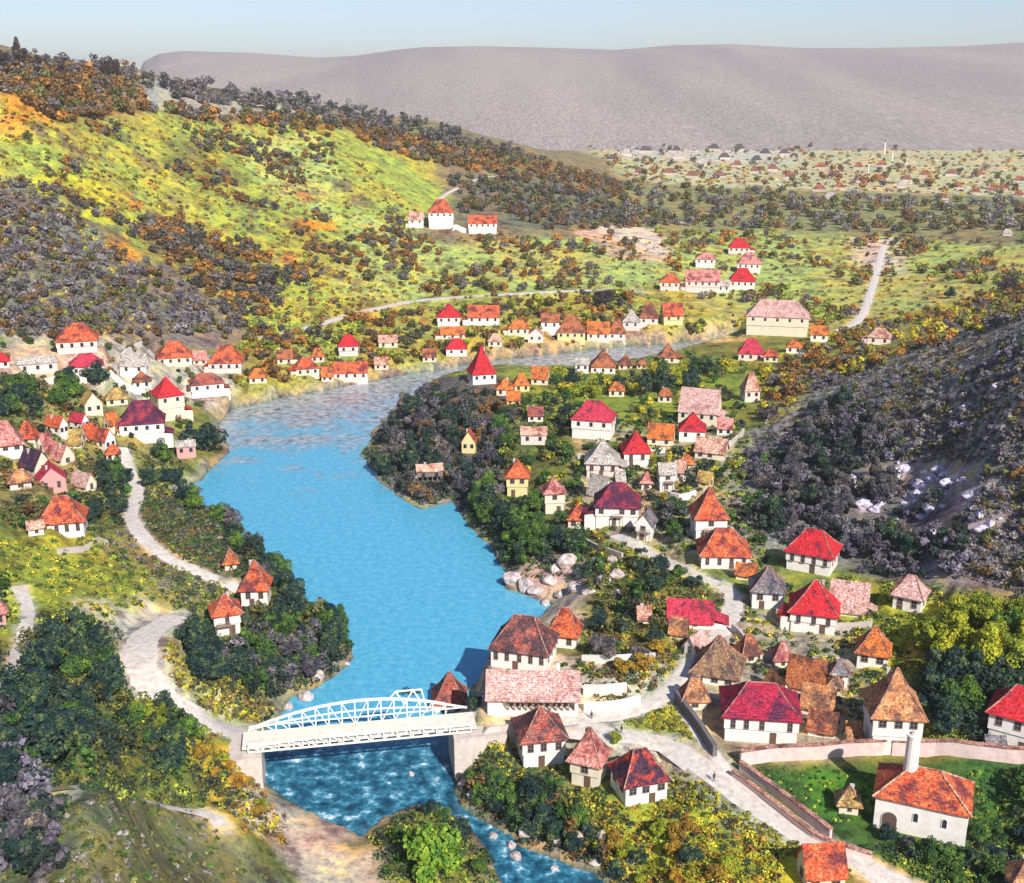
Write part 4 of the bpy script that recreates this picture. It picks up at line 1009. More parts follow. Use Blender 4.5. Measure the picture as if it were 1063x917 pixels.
# ------------------------------------------------------------------ bridge
BZ = 9.0
L0 = unproj_z(258, 768, BZ+.2); R0 = unproj_z(487, 747, BZ+.2)
bd = R0[:2]-L0[:2]; BL = float(np.linalg.norm(bd)); brot = math.atan2(bd[1], bd[0])
bridge = empty('bridge', (L0[0], L0[1], BZ), brot)
tag(bridge, 'white iron arched truss bridge spanning the river between two stone abutments', 'bridge')
BW = 2.9
d = MB(); d.box(-1, BL+1, -BW+.25, BW-.25, -.12, .12); d.build('deck', M_deck, bridge)
NP = 15; T1 = .9*BL
def bow(t):   # t 0..1 along the arched truss
    pk = .58; return (3.7 if yy > 0 else .9)*(1-((t-pk)/(pk if t < pk else 1-pk+.12))**2)
for yy in (-BW, BW):
    tr = MB()
    tr.bar((0, yy, -.5), (BL, yy, -.5), .18); 
    tr.build('bottom_chord', M_metal, bridge)
    tc_ = MB(); prev = None
    for i in range(31):
        t = i/30; p = (t*T1, yy, .5+max(bow(t), 0))
        if prev: tc_.bar(prev, p, .27)
        prev = p
    tc_.bar(prev, (BL, yy, .9), .2)
    tc_.build('top_chord', M_metal, bridge)
    if yy > 0:
        mc = MB(); prev = None
        for i in range(21):
            t = i/20; p = (t*T1, yy, .45+max(bow(t), 0)*.5)
            if prev: mc.bar(prev, p, .16)
            prev = p
        mc.build('middle_chord', M_metal, bridge)
    rl_ = MB(); rl_.bar((0, yy, 1.0), (BL, yy, 1.0), .13); rl_.build('handrail', M_metal, bridge)
    for i in range(NP+1):
        t = i/NP; x = t*T1; v_ = MB(); v_.bar((x, yy, -.5), (x, yy, .5+max(bow(t), 0)), .14); v_.build('vertical', M_metal, bridge)
        if i < NP:
            t2 = (i+1)/NP; g = MB()
            if i < NP/2: g.bar((x, yy, .5+max(bow(t), 0)), (t2*T1, yy, -.4), .1)
            else: g.bar((x, yy, -.4), (t2*T1, yy, .5+max(bow(t2), 0)), .1)
            g.build('diagonal', M_metal, bridge)
tz = MB()   # trapezoid frame above the far truss near the town end
xa, xb, xc, xd = .63*BL, .67*BL, .79*BL, .815*BL; yy = BW+.35
for p, q in (((xa, yy, 3.4), (xb, yy, 5.1)), ((xb, yy, 5.1), (xc, yy, 5.1)), ((xc, yy, 5.1), (xd, yy, .5)), ((xb, yy, 5.1), (.71*BL, yy, 2.5)), ((.71*BL, yy, 2.5), (.75*BL, yy, 5.1)), ((.75*BL, yy, 5.1), (.79*BL, yy, 2.5))):
    tz.bar(p, q, .17)
tz.build('trapezoid_frame', M_metal, bridge)
fb = MB()
for i in range(16): x = i/15*BL; fb.box(x-.12, x+.12, -BW+.3, BW-.3, -.6, -.122)
fb.build('floor_beams', M_metal, bridge)
def abut(x0, x1, name='abutment', yw=4.2):
    a = MB(); a.add([(x0,-yw-.8,-13),(x1,-yw-.8,-13),(x1,yw+.8,-13),(x0,yw+.8,-13),(x0,-yw,-.85),(x1,-yw,-.85),(x1,yw,-.85),(x0,yw,-.85)],
          [(0,3,2,1),(4,5,6,7),(0,1,5,4),(1,2,6,5),(2,3,7,6),(3,0,4,7)])
    a.build(name, M_stone, bridge)
abut(-4, 2.2); abut(BL-3.2, BL+6)
# ------------------------------------------------------------------ walls
def wall_line(pl, h, label, mat=None, th=.5, coping=True, sink=1.5):
    P = np.array([hit(*p) for p in pl]); c = P.mean(0)
    root = empty('garden_wall', (c[0], c[1], float(P[:, 2].mean()))); tag(root, label, 'wall')
    S = smooth(P, 4.0); b_ = MB(); cpn = MB()
    T = np.gradient(S[:, :2], axis=0); T /= np.linalg.norm(T, axis=1)[:, None]+1e-9
    zz = np.array([float(H(q[0], q[1])) for q in S])
    for i in range(len(S)-1):
        for m_, (t_, zl, zh) in ((b_, (th/2, -sink, h)), (cpn, (th/2+.18, h+.002, h+.22))):
            vs = []
            for j in (i, i+1):
                n_ = np.array([-T[j, 1], T[j, 0]]); p = S[j, :2]-c[:2]; z = zz[j]-root.location.z
                for sgn in (-1, 1):
                    for q in (zl, zh): 
                        vs.append((p[0]+n_[0]*t_*sgn, p[1]+n_[1]*t_*sgn, z+q))
            m_.add(vs, [(0,1,5,4),(2,6,7,3),(1,3,7,5),(0,4,6,2)]+([(0,2,3,1)] if i == 0 else [])+([(4,5,7,6)] if i == len(S)-2 else []))
    b_.build('wall_body', mat or M_pinkwall, root)
    if coping: cpn.build('coping', M_coping, root)
wall_line([(768,795),(800,790),(850,788),(905,784),(918,783)], 2.6, 'long pink garden wall running from the road bend to below the tall pyramid-roofed house')
wall_line([(925,784),(970,784),(1010,787),(1075,793)], 2.6, 'pink garden wall continuing right behind the mosque garden to the picture edge')
wall_line([(768,800),(800,823),(835,850),(862,871)], 1.6, 'sloping pink wall with tiled coping between the garden and the lower road')
wall_line([(760,806),(790,828),(830,860),(858,878),(905,893)], 1.0, 'low outer pink wall along the lower road edge', None, .4)
wall_line([(702,728),(712,742),(728,764),(742,786)], 2.2, 'dark stone wall down the lane below the striped brown pyramid roof', M_dkstone, .8, False)
wall_line([(604,562),(622,572),(646,580)], 1.4, 'low pale wall above the pinkish boulders on the east shore', M_stone, .5, False)
wall_line([(690,515),(705,520),(722,516)], 1.8, 'pale yard wall right of the worn pale stone house', WALL['white'], .5, False)
wall_line([(645,470),(668,472),(690,470)], 1.6, 'pale yard wall under the patchy orange roof of the central quarter', WALL['white'], .5, False)
wall_line([(600,476),(622,478),(640,474)], 1.5, 'white wall below the wide crimson-roofed house', WALL['white'], .5, False)
wall_line([(740,470),(760,462),(772,450)], 1.6, 'pale stone wall rising right of the big faded pink gable', M_stone, .5, False)
wall_line([(28,398),(60,396),(90,398)], 1.8, 'pale wall below the long pale low house in the left quarter', WALL['white'], .5, False)
wall_line([(760,655),(776,672),(790,688)], 1.6, 'pale yard wall descending from the road fork toward the brown roofs', M_stone, .5, False)
wall_line([(60,575),(90,572),(112,566)], 1.2, 'pale garden wall below the lowest hipped house of the left quarter', M_stone, .5, False)
wall_line([(606,722),(630,722),(650,720)], 2.2, 'short white wall just right of the long pink-roofed hall', WALL['white'], .5, False)
wall_line([(606,738),(640,737),(664,731)], 1.8, 'white roadside wall below the short white wall by the hall', WALL['white'], .5, False)
wall_line([(604,688),(640,688),(680,686)], 1.6, 'pale wall running right from the broad riverside house', WALL['white'], .5, False)
wall_line([(108,398),(130,404),(165,409),(200,412)], 2.4, 'long white courtyard wall above the tall red-roofed house by the pool', WALL['white'], .5, False)
wall_line([(115,385),(128,372),(160,372)], 2.0, 'white wall of the upper courtyard in the left quarter', WALL['white'], .5, False)
wall_line([(470,240),(486,242)], 3.0, 'white wall joining the manor and farm wing on the hill', WALL['white'], .6, False)
wall_line([(820,655),(860,655),(905,652)], 1.6, 'low grey terrace wall under the tall red pyramid roof above town', M_stone, .5, False)
wall_line([(500,775),(520,765),(560,760),(600,764)], 2.2, 'grey retaining wall below the hall between abutment and road', M_stone, .6, False, 3)
# ------------------------------------------------------------------ rocks
def rock_mesh(seed):
    import bmesh
    bm = bmesh.new(); bmesh.ops.create_icosphere(bm, subdivisions=3, radius=1); r = random.Random(seed)
    dirs = [Vector((r.uniform(-1, 1), r.uniform(-1, 1), r.uniform(-1, 1))).normalized() for _ in range(14)]; cut = [r.uniform(.55, .95) for _ in dirs]
    for v in bm.verts:
        for d_, c_ in zip(dirs, cut):
            k = v.co.dot(d_)
            if k > c_: v.co -= d_*(k-c_)
        v.co += Vector((r.uniform(-1, 1), r.uniform(-1, 1), r.uniform(-1, 1)))*.03
    me = bpy.data.meshes.new('boulder'); bm.to_mesh(me); bm.free(); me.materials.append(M_rock); return me
RK = [rock_mesh(k) for k in range(6)]
rocks = [(532,598,13),(546,606,11),(556,612,9),(570,600,10),(590,582,14),(604,592,13),(618,585,12),(598,608,10),(626,603,11),(640,596,9),(575,590,8),(612,612,9),(640,615,8),(583,615,8),(566,628,6),
 (492,822,9),(480,812,7),(548,862,12),(556,845,8),(530,880,7),(512,872,6),(580,872,7),(600,868,9),(625,865,8),(618,895,8),(640,900,9),(655,893,6),(535,895,8),(575,905,5),(427,818,5),(435,838,4),(330,700,8),(345,690,6),(318,728,9),(300,735,7),(360,688,4),(636,580,8)]
for k, (u, v, r_) in enumerate(rocks):
    p = hit(u, v+r_*.3); 
    if p is None: continue
    s_ = r_/pxscale(p); z = max(p[2], 0)
    o = inst('boulder', RK[k % 6], None, (p[0], p[1], z+s_*.1), k*1.7, (s_, s_*.8, s_*random.uniform(.6, .95)))
    zone_ = 'on the east shore below the narrow houses' if v < 650 and u > 400 else ('in or beside the rapids below the bridge' if u > 400 else 'on the left shore above the bridge')
    tag(o, 'pale pinkish boulder %s' % zone_, 'boulder', 'boulders '+zone_)
for k, (u, v, r_) in enumerate([(898,525,8),(907,530,6),(925,497,9),(938,488,7),(955,505,8),(968,497,6),(985,503,8),(1008,517,9),(1018,535,8),(1020,550,6),(965,530,6),(885,498,6),(1037,402,6),(1020,401,5),(1000,425,6),(1003,440,4),(945,470,6),(970,552,5),(978,575,4),(1042,562,3),(950,515,7),(975,488,6),(1026,562,4),(915,520,7),(1000,500,6),(990,560,4),(1028,545,5)]+[(random.Random(i*3+1).gauss(960, 38), random.Random(i*3+2).gauss(515, 19), random.Random(i*3+3).uniform(2, 5)) for i in range(44)]):
    p = hit(u, v)
    if p is None: continue
    s_ = r_/pxscale(p)*1.35
    o = inst('rock_outcrop', RK[(k*5) % 6], None, (p[0], p[1], p[2]+s_*.05), k*2.1, (s_*1.25, s_*.7, s_*.62)); o.material_slots[0].link = 'OBJECT'; o.material_slots[0].material = M_lrock
    tag(o, 'pale lavender-grey rock outcrop on the bare right-hand slope', 'rock', 'rock outcrops on the right-hand slope')
# ------------------------------------------------------------------ trees
def leaves(centers, radii, per, size, rg, flat=.85):
    """centers [n,3], radii [n,3]; returns quads [n*per,4,3]"""
    n_ = len(centers); d = rg.normal(size=(n_, per, 3)); d /= np.linalg.norm(d, axis=-1, keepdims=True)
    rr = rg.uniform(.55, 1.05, size=(n_, per, 1))**.7
    p = centers[:, None]+d*rr*radii[:, None]
    nrm = d+rg.normal(size=d.shape)*.55; nrm[..., 2] += .35; nrm /= np.linalg.norm(nrm, axis=-1, keepdims=True)
    a = np.cross(nrm, rg.normal(size=d.shape)); a /= np.linalg.norm(a, axis=-1, keepdims=True)+1e-9; b_ = np.cross(nrm, a)
    s = (np.asarray(size).reshape(-1, 1, 1)*rg.uniform(.6, 1.3, size=(n_, per, 1)))*.5
    q = np.stack([p-a*s-b_*s*.7, p+a*s*.9-b_*s*.5, p+a*s*1.0+b_*s*.8, p-a*s*.7+b_*s], 2)
    return q.reshape(-1, 4, 3)
def crown_quads(kind, seed):
    rg = np.random.default_rng(seed)
    if kind == 'round':
        n_ = 20; c = rg.normal(size=(n_, 3)); c /= np.linalg.norm(c, axis=1)[:, None]; c *= rg.uniform(.3, 1.2, (n_, 1)); c = c*[.62, .62, .55]+[0, 0, 1.2]
        c[:, 2] = np.maximum(c[:, 2], .72)-.28; r = rg.uniform(.16, .40, (n_, 1))*np.array([[1, 1, .85]])
    elif kind == 'tall':
        n_ = 14; t = np.linspace(0, 1, n_); an = rg.uniform(0, 6.28, n_); c = np.stack([np.cos(an)*.28*(1-.6*t), np.sin(an)*.28*(1-.6*t), .5+t*1.45], 1); r = (.42-.26*t)[:, None]*np.array([[1, 1, 1.05]])
    else:  # bushy
        n_ = 10; an = rg.uniform(0, 6.28, n_); rd = rg.uniform(.1, .7, n_); c = np.stack([np.cos(an)*rd, np.sin(an)*rd, rg.uniform(.3, .75, n_)], 1); r = rg.uniform(.28, .42, (n_, 1))*np.array([[1, 1, .75]])
    return leaves(c, r, 170, .10, rg)
def trunk_mb(kind, seed):
    r = random.Random(seed); mb = MB(); h = {'round': .55, 'tall': 1.3, 'bushy': .35}[kind]
    p = Vector((0, 0, -.15)); 
    for k in range(3):
        q = Vector((r.uniform(-.04, .04), r.uniform(-.04, .04), h*(k+1)/3)); mb.bar(p, q, .075-.014*k, r2=.061-.014*k, nseg=7); p = q
    for k in range(6):
        an = k*1.05+r.random(); st = Vector((0, 0, h*r.uniform(.5, .95))); e = st+Vector((math.cos(an)*.4, math.sin(an)*.4, r.uniform(.2, .45)))
        mb.bar(st, e, .03, r2=.01, nseg=5)
    return mb
TREE = {}
for kind in ('round', 'tall', 'bushy'):
    for sd in range(3):
        q = crown_quads(kind, sd*7+len(kind)); tb = trunk_mb(kind, sd).mesh('trunk', M_bark)
        for lf in LEAF: 
            if kind == 'tall' and lf not in ('ridge', 'dark', 'purple'): continue
            TREE[(kind, sd, lf)] = (quadmesh('crown', q, LEAF[lf]), tb)
refs = [(h['c'], h['ref'], h['z'], h['u'], h['v']) for h in house_infos if h['ref']]
refs += [(mosque['c'], 'the mosque', 0, 953, 850), (hall['c'], 'the long pink-roofed hall', 0, 553, 730), (np.array(L0[:2]), 'the left end of the bridge', 0, 258, 768)]
trees = []
def blocked(p, rad=1.5):
    if gsample(SD, p[0], p[1]) < rad*.3: return True
    if gsample(ROADM, p[0], p[1]) > .3: return True
    if p[0] > 60 and 880 < project(*p)[0] < 1045 and 480 < project(*p)[1] < 560 and vnoise(np.array([p[0]/7.]), np.array([p[1]/7.]), 4)[0] > .45: return True
    for hi in house_infos+[hall, mosque]:
        if abs(hi['c'][0]-p[0]) < 25 and abs(hi['c'][1]-p[1]) < 25:
            X, Y = p[0]-hi['c'][0], p[1]-hi['c'][1]; c, s = math.cos(-hi['rot']), math.sin(-hi['rot'])
            if abs(X*c-Y*s) < hi['W']/2+rad*.7 and abs(X*s+Y*c) < hi['D']/2+rad*.7: return True
    return False
def hides_house(u, v, hpx, wpx, mind):
    for hi in house_infos+[hall, mosque]:
        if abs(hi['u']-u) < hi['wpx']/2+wpx*.5 and hi['v'] < v+3 and hi['v'] > v-hpx*.9+2 and hi['front'][1] > mind: return True
    return False
def put_tree(p, R, kind, lf, zone_, sc=1.0):
    trees.append((p, R, kind, lf, zone_))
def in_poly(u, v, pl):
    c = False
    for i in range(len(pl)):
        x0, y0 = pl[i]; x1, y1 = pl[(i+1) % len(pl)]
        if (y0 > v) != (y1 > v) and u < (x1-x0)*(v-y0)/(y1-y0)+x0: c = not c
    return c
def scatter(pl, cnt, rmin, rmax, kinds, zone_, sep=.8, guard=True):
    us = [p[0] for p in pl]; vs = [p[1] for p in pl]; got = 0; tries = 0; mine = []
    while got < cnt and tries < cnt*60:
        tries += 1
        u = random.uniform(min(us), max(us)); v = random.uniform(min(vs), max(vs))
        if not in_poly(u, v, pl): continue
        p = hit(u, v)
        if p is None: continue
        R = random.uniform(rmin, rmax); s = pxscale(p)
        if blocked(p, R*.6): continue
        if guard and hides_house(u, v, R*2*s, R*s, p[1]): continue
        if any(math.hypot(q[0]-p[0], q[1]-p[1]) < (R+r2)*sep*.7 for q, r2 in mine): continue
        mine.append((p, R)); got += 1
        k, lf = random.choice(kinds); put_tree(p, R, k, lf, zone_)
G = ('round', 'green'); Dk = ('round', 'dark'); Yg = ('round', 'yellow'); Pp = ('round', 'purple'); Og = ('bushy', 'orange'); Bg = ('bushy', 'green'); Bd = ('bushy', 'dark'); By = ('bushy', 'yellow'); Tr = ('tall', 'ridge'); Bp = ('bushy', 'purple')
scatter([(398,450),(430,415),(480,397),(515,415),(520,470),(500,515),(440,522),(390,492)], 42, 2.8, 4.2, [Pp, Dk, Dk, Pp], 'on the dark promontory', .65)
scatter([(515,425),(590,415),(595,470),(520,475)], 13, 2.4, 3.4, [G, Dk, G], 'east of the promontory', .7)
scatter([(485,525),(505,515),(600,540),(600,580),(530,592),(505,570)], 24, 2.4, 3.6, [G, G, Dk], 'along the east shore', .7)
scatter([(560,465),(612,465),(612,520),(565,500)], 7, 2.2, 3, [G, Dk], 'above the east shore', .7)
scatter([(560,392),(770,380),(700,412),(590,415)], 36, 2.4, 3.8, [Yg, Yg, Dk, G], 'in the yellow-green belt south of the narrows', .6)
scatter([(190,520),(225,532),(300,612),(357,662),(340,700),(275,722),(215,710),(190,670),(215,660),(250,650),(285,632),(240,560)], 46, 2.0, 3.6, [Dk, Dk, G, G, Pp], 'on the wooded left bank', .62)
scatter([(0,690),(90,640),(130,700),(200,770),(170,815),(0,795)], 34, 2.2, 3.6, [Dk, Dk, Bd, Bg, Dk], 'on the near left slope', .6)
scatter([(-10,800),(60,835),(80,917),(-10,917)], 10, 2.0, 3.0, [Dk, Bd, Pp], 'at the bottom left corner', .6)
scatter([(205,785),(255,785),(280,850),(250,865)], 8, 1.2, 1.9, [Og, Og, By], 'above the gravel bank', .6)
scatter([(100,700),(160,720),(215,770),(160,765)], 8, 1.4, 2.2, [By, Bg], 'beside the left road bend', .6)
scatter([(480,800),(530,800),(600,840),(620,890),(560,880),(500,845)], 14, 1.8, 2.8, [Bd, Dk, Bg], 'on the rocky right bank below the bridge', .62)
scatter([(600,845),(640,850),(700,850),(780,917),(640,917)], 14, 1.2, 2.2, [By, By, Og, Bd], 'on the yellow bank at the bottom', .62)
scatter([(930,640),(1063,635),(1063,700),(960,705)], 16, 2.6, 3.8, [Yg, Yg, G], 'in the bright grove at the right', .65)
scatter([(960,712),(1063,705),(1063,735),(1010,765),(965,765)], 12, 2.6, 3.6, [G, Dk, Dk], 'in the dark grove at the right', .65)
scatter([(870,880),(1000,880),(1063,840),(1075,917),(940,917)], 16, 1.4, 2.6, [Bg, Bd, G], 'in the mosque garden', .65)
scatter([(0,395),(75,395),(85,415),(20,440),(0,440)], 9, 2.6, 3.8, [G, Dk], 'in the upper gardens of the left quarter', .6)
scatter([(90,500),(130,470),(140,500),(120,540),(100,545)], 9, 2.2, 3.2, [G, Dk], 'beside the left footpath', .6)
scatter([(135,470),(185,470),(190,500),(150,510)], 6, 2.2, 3.2, [G, Dk, Dk], 'below the broad maroon roof', .6)
scatter([(770,480),(855,415),(900,425),(1000,560),(930,590),(790,548)], 74, 2.0, 3.0, [Pp, Pp, Dk], 'on the dark right-hand hillside', .6)
scatter([(655,575),(740,605),(720,622),(640,615)], 8, 1.8, 2.6, [Bg, ('bushy', 'green'), Bd], 'in the gardens below the sloping road', .6)
scatter([(600,640),(690,660),(690,705),(650,705),(610,670)], 9, 1.8, 2.8, [Dk, Bp, Og], 'in the gardens right of the riverside house', .62)
scatter([(675,530),(705,520),(712,570),(690,570)], 5, 2.0, 2.8, [Dk, G], 'between the plum-roofed and scarlet houses', .6)
scatter([(0,66),(40,66),(140,82),(140,90),(0,80)], 16, 3.5, 6, [Tr, ('round', 'ridge')], 'on the crest of the left hill', .5)
scatter([(185,94),(300,112),(540,160),(540,166),(300,122),(185,106)], 40, 3.5, 6, [Tr, ('round', 'ridge')], 'along the ridge line of the left hill', .45)
for (u, v, rpx, kind, lf, z_) in [(214,468,25,'bushy','dark','S:big round dark green tree at the water edge of the pool head'), (455,912,44,'bushy','fresh','S:big bright yellow-green tree at the bottom beside the rapids'), (425,735,14,'bushy','dark','S:dark bush behind the bridge left of the gatehouse'), (492,738,12,'round','dark','S:dark tree between the gatehouse and the hall'), (921,873,10,'round','dark','S:small dark tree covering the mosque door'), (943,880,9,'bushy','purple','S:thin purplish bush in front of the mosque wall'),
        (98,400,14,'round','dark','S:dark round tree under the rosy red roof'), (70,398,11,'round','dark','S:dark tree left under the rosy red roof'), (167,476,12,'round','dark','S:dark tree hugging the broad maroon roofed house'), (205,690,18,'tall','dark','S:tall dark tree left of the lower red roof'), (640,772,9,'bushy','yellow','S:yellowish bush beside the road above the red-black roof'), (1045,305,11,'round','ridge','S:lone dark tree on the far right meadow'), (985,310,7,'round','dark','S:small dark tree left of the lone one on the far right meadow'),
        (628,318,12,'round','ridge','S:large grey-brown tree on the meadow road above the north bank row'), (235,545,12,'round','purple','S:purplish tree leaning out at the left shore inlet'), (352,655,12,'round','green','S:bright green tree on the tip of the left bank'), (445,846,12,'bushy','dark','S:dark bush at the rapids edge above the big yellow-green tree'),(478,868,13,'bushy','dark','S:dark bush right behind the big yellow-green tree'),(412,872,10,'bushy','green','S:green bush left behind the big yellow-green tree'),(497,905,12,'bushy','green','S:green bush right of the big yellow-green tree at the bottom'),(460,850,11,'bushy','green','S:bright green bush just behind the big yellow-green tree')]:
    p = hit(u, v); 
    if p is not None: trees.append((p, rpx/pxscale(p), kind, lf, z_))
tk = sorted([t for t in trees if t[2] != 'bushy' and not t[4].startswith('S:')], key=lambda t: -t[1]*pxscale(t[0]))
small_trees = tk[272:]; _ids = set(id(t) for t in small_trees); trees = [t for t in trees if id(t) not in _ids]
print('TREES', len(trees))
lab = []
for (p, R, kind, lf, z_) in trees:
    if z_.startswith('S:'): lab.append((z_[2:], None, 0)); continue
    base = '%s %s' % (LDESC[lf], 'bush' if kind == 'bushy' else ('slender tree' if kind == 'tall' else 'tree'))
    best = min(refs, key=lambda r: math.hypot(r[0][0]-p[0], r[0][1]-p[1])); dd = math.hypot(best[0][0]-p[0], best[0][1]-p[1])
    if dd < 17:
        uu, vv = project(*p); dx, dy_ = uu-best[3], vv-best[4]
        rel = ('left of' if dx < 0 else 'right of') if abs(dx) > abs(dy_)*1.0 else ('behind' if dy_ < 0 else 'in front of')
        lab.append(('%s %s %s' % (base, rel, best[1]), 'u', dd))
    else: lab.append(('%s %s' % (base, z_), 'g', 0))
from collections import defaultdict
cnt = defaultdict(list)
for i, (l, m_, dd) in enumerate(lab):
    if m_ == 'u': cnt[l].append((dd, i))
final = {}
O2 = ['nearest', 'second nearest', 'third nearest', 'fourth nearest', 'fifth nearest', 'sixth nearest', 'seventh nearest', 'eighth nearest', 'ninth nearest', 'tenth nearest']
for l, lst in cnt.items():
    lst.sort()
    for k, (dd, i) in enumerate(lst): final[i] = l if len(lst) == 1 else '%s %s' % (O2[min(k, 9)], l)
for i, (p, R, kind, lf, z_) in enumerate(trees):
    cm, tm_ = TREE[(kind, i % 3, lf)]
    nm = 'bush' if kind == 'bushy' else 'tree'
    # a crown mesh is about 0.95 wide on a unit tree
    root = empty(nm, (p[0], p[1], p[2]), random.uniform(0, 6.28)); s_ = R*1.08; root.scale = (s_*random.uniform(.85, 1.15), s_*random.uniform(.85, 1.15), s_*random.uniform(.85, 1.4))
    l, m_, dd = lab[i]; l = final.get(i, l)
    grp = None
    if not z_.startswith('S:'): grp = 'trees and bushes '+z_
    if m_ == 'g': grp = l.split(' ')[0]+' '+grp if False else grp
    tag(root, l, nm, grp)
    inst('crown', cm, root); inst('trunk', tm_, root)
# ------------------------------------------------------------------ woodland beyond the individual trees (stuff) and undergrowth (stuff)
C3 = {'grey': (.20,.175,.165), 'h1': (.27,.24,.235), 'h2': (.20,.175,.23), 'brn': (.24,.14,.06), 'olv': (.17,.17,.06), 'dk': (.11,.105,.09), 'org': (.42,.2,.05), 'lim': (.34,.38,.06), 'yel': (.52,.44,.05), 'grn': (.07,.15,.04), 'pal': (.55,.5,.44), 'pur': (.17,.15,.175), 'dgr': (.045,.07,.055)}
wc, wr, wcol, wsz = [], [], [], []
def wood(pl, cnt, rmin, rmax, cols, clus=0):
    us = [p[0] for p in pl]; vs = [p[1] for p in pl]; got = 0; tries = 0
    while got < cnt and tries < cnt*20:
        tries += 1
        u = random.uniform(min(us), max(us)); v = random.uniform(min(vs), max(vs))
        if not in_poly(u, v, pl): continue
        p = hit(u, v)
        if p is None or p[1] > 2200: continue
        if clus and fbm(np.array([p[0]/28.]), np.array([p[1]/40.]), 3, clus)[0] < .05: continue
        R = random.uniform(rmin, rmax)
        if blocked(p, R*.8): continue
        if hides_house(u, v, R*1.6*pxscale(p), R*pxscale(p), p[1]): continue
        c = np.array(C3[random.choice(cols)])*random.uniform(.7, 1.35)
        k_ = 3
        for _ in range(k_):
            wc.append((p[0]+random.uniform(-.5, .5)*R, p[1]+random.uniform(-.5, .5)*R, p[2]+R*random.uniform(.45, 1.15))); wr.append((R*.6, R*.6, R*.5)); wcol.append(c*random.uniform(.8, 1.2)); wsz.append(R*.34)
        got += 1
wood([(-40,175),(60,198),(110,250),(200,300),(262,345),(200,352),(-40,350)], 620, 1.5, 2.8, ['grey', 'h1', 'grey', 'olv', 'pur', 'brn'])
wood([(-30,58),(140,82),(150,116),(60,130),(0,95),(-30,85)], 300, 2.5, 4.5, ['brn', 'brn', 'grey', 'olv', 'org'])
wood([(150,110),(340,125),(550,163),(660,196),(640,215),(560,190),(450,172),(340,138),(160,122)], 420, 2.5, 4.5, ['brn', 'grey', 'olv', 'brn', 'org'])
wood([(180,90),(300,108),(545,158),(545,165),(300,116),(180,104)], 120, 2.5, 4, ['grey', 'dk'])
wood([(30,130),(160,122),(340,138),(360,200),(430,230),(420,300),(300,330),(210,290),(110,235),(30,180)], 620, 1.4, 3.2, ['brn', 'dk', 'org', 'olv', 'grey'], 5)
wood([(120,232),(200,238),(260,270),(300,320),(250,345),(200,296)], 150, 2, 3.6, ['grey', 'brn', 'dk', 'org'])
wood([(465,185),(540,182),(640,200),(700,235),(640,240),(560,238),(520,220),(480,222)], 300, 2.4, 4, ['dk', 'grey', 'olv', 'brn'])
wood([(640,192),(800,200),(1000,210),(1100,210),(1100,245),(900,242),(650,238)], 420, 2.5, 5.0, ['h1', 'olv', 'brn', 'grey', 'olv'])
wood([(600,150),(1080,155),(1080,205),(650,190)], 130, 3, 5, ['olv', 'brn', 'org', 'grey'])
wood([(380,245),(660,245),(660,300),(400,315)], 260, 1.2, 3.4, ['brn', 'olv', 'grey', 'org'], 8)
wood([(250,345),(420,325),(640,306),(740,345),(520,364),(300,396),(240,405)], 260, 1.8, 3.4, ['olv', 'brn', 'org', 'dk', 'lim'])
wood([(660,240),(1080,250),(1080,315),(880,350),(760,342)], 420, 1.3, 3.4, ['brn', 'olv', 'grey', 'lim', 'org'], 11)
wood([(790,385),(870,350),(1075,295),(1075,330),(950,368),(860,400),(790,440)], 260, 1.8, 3.0, ['olv', 'yel', 'brn', 'pur', 'org'])
wood([(860,405),(950,368),(1075,325),(1075,610),(1000,600),(900,430)], 300, .8, 1.5, ['h1', 'h2', 'olv', 'h1', 'brn'])
wood([(770,480),(855,415),(900,425),(1010,560),(1000,600),(900,600),(790,555)], 240, 1.2, 2.2, ['pur', 'dgr', 'h2', 'pur', 'dgr'])
wood([(390,450),(450,400),(515,405),(525,520),(440,522),(395,500)], 110, 1.6, 2.6, ['pur', 'dgr', 'brn', 'grey'])
wood([(520,395),(770,380),(770,500),(600,540),(520,480)], 170, 1.2, 2.2, ['grn', 'lim', 'olv', 'dgr', 'yel'])
wood([(0,350),(260,350),(240,410),(140,520),(0,560)], 130, 1.2, 2.2, ['grn', 'olv', 'dgr', 'brn'])
def mass(pl, cnt, rmin, rmax, cols, lsz=.55):
    n0 = len(wc); us = [p[0] for p in pl]; vs = [p[1] for p in pl]; got = 0; tries = 0
    while got < cnt and tries < cnt*25:
        tries += 1
        u = random.uniform(min(us), max(us)); v = random.uniform(min(vs), max(vs))
        if not in_poly(u, v, pl): continue
        p = hit(u, v)
        if p is None: continue
        R = random.uniform(rmin, rmax)
        if blocked(p, R*.7) or hides_house(u, v, R*2*pxscale(p), R*pxscale(p), p[1]): continue
        c = np.array(C3[random.choice(cols)])*random.uniform(.7, 1.3)
        for _ in range(7):
            q = R*random.uniform(.3, .55)
            wc.append((p[0]+random.uniform(-.7, .7)*R, p[1]+random.uniform(-.7, .7)*R, p[2]+R*random.uniform(.2, 2.0))); wr.append((q, q, q*.9)); wcol.append(c*random.uniform(.75, 1.3)); wsz.append(lsz)
        got += 1
mass([(395,450),(430,412),(480,397),(518,412),(522,480),(505,520),(440,524),(390,494)], 70, 1.6, 2.8, ['dgr', 'pur', 'dgr', 'dk', 'brn'])
mass([(485,525),(505,512),(600,540),(600,582),(530,594),(505,570)], 34, 1.6, 2.6, ['grn', 'dgr', 'dgr'])
mass([(515,420),(590,405),(598,440),(596,475),(520,490)], 30, 1.5, 2.6, ['grn', 'dgr', 'olv', 'lim'])
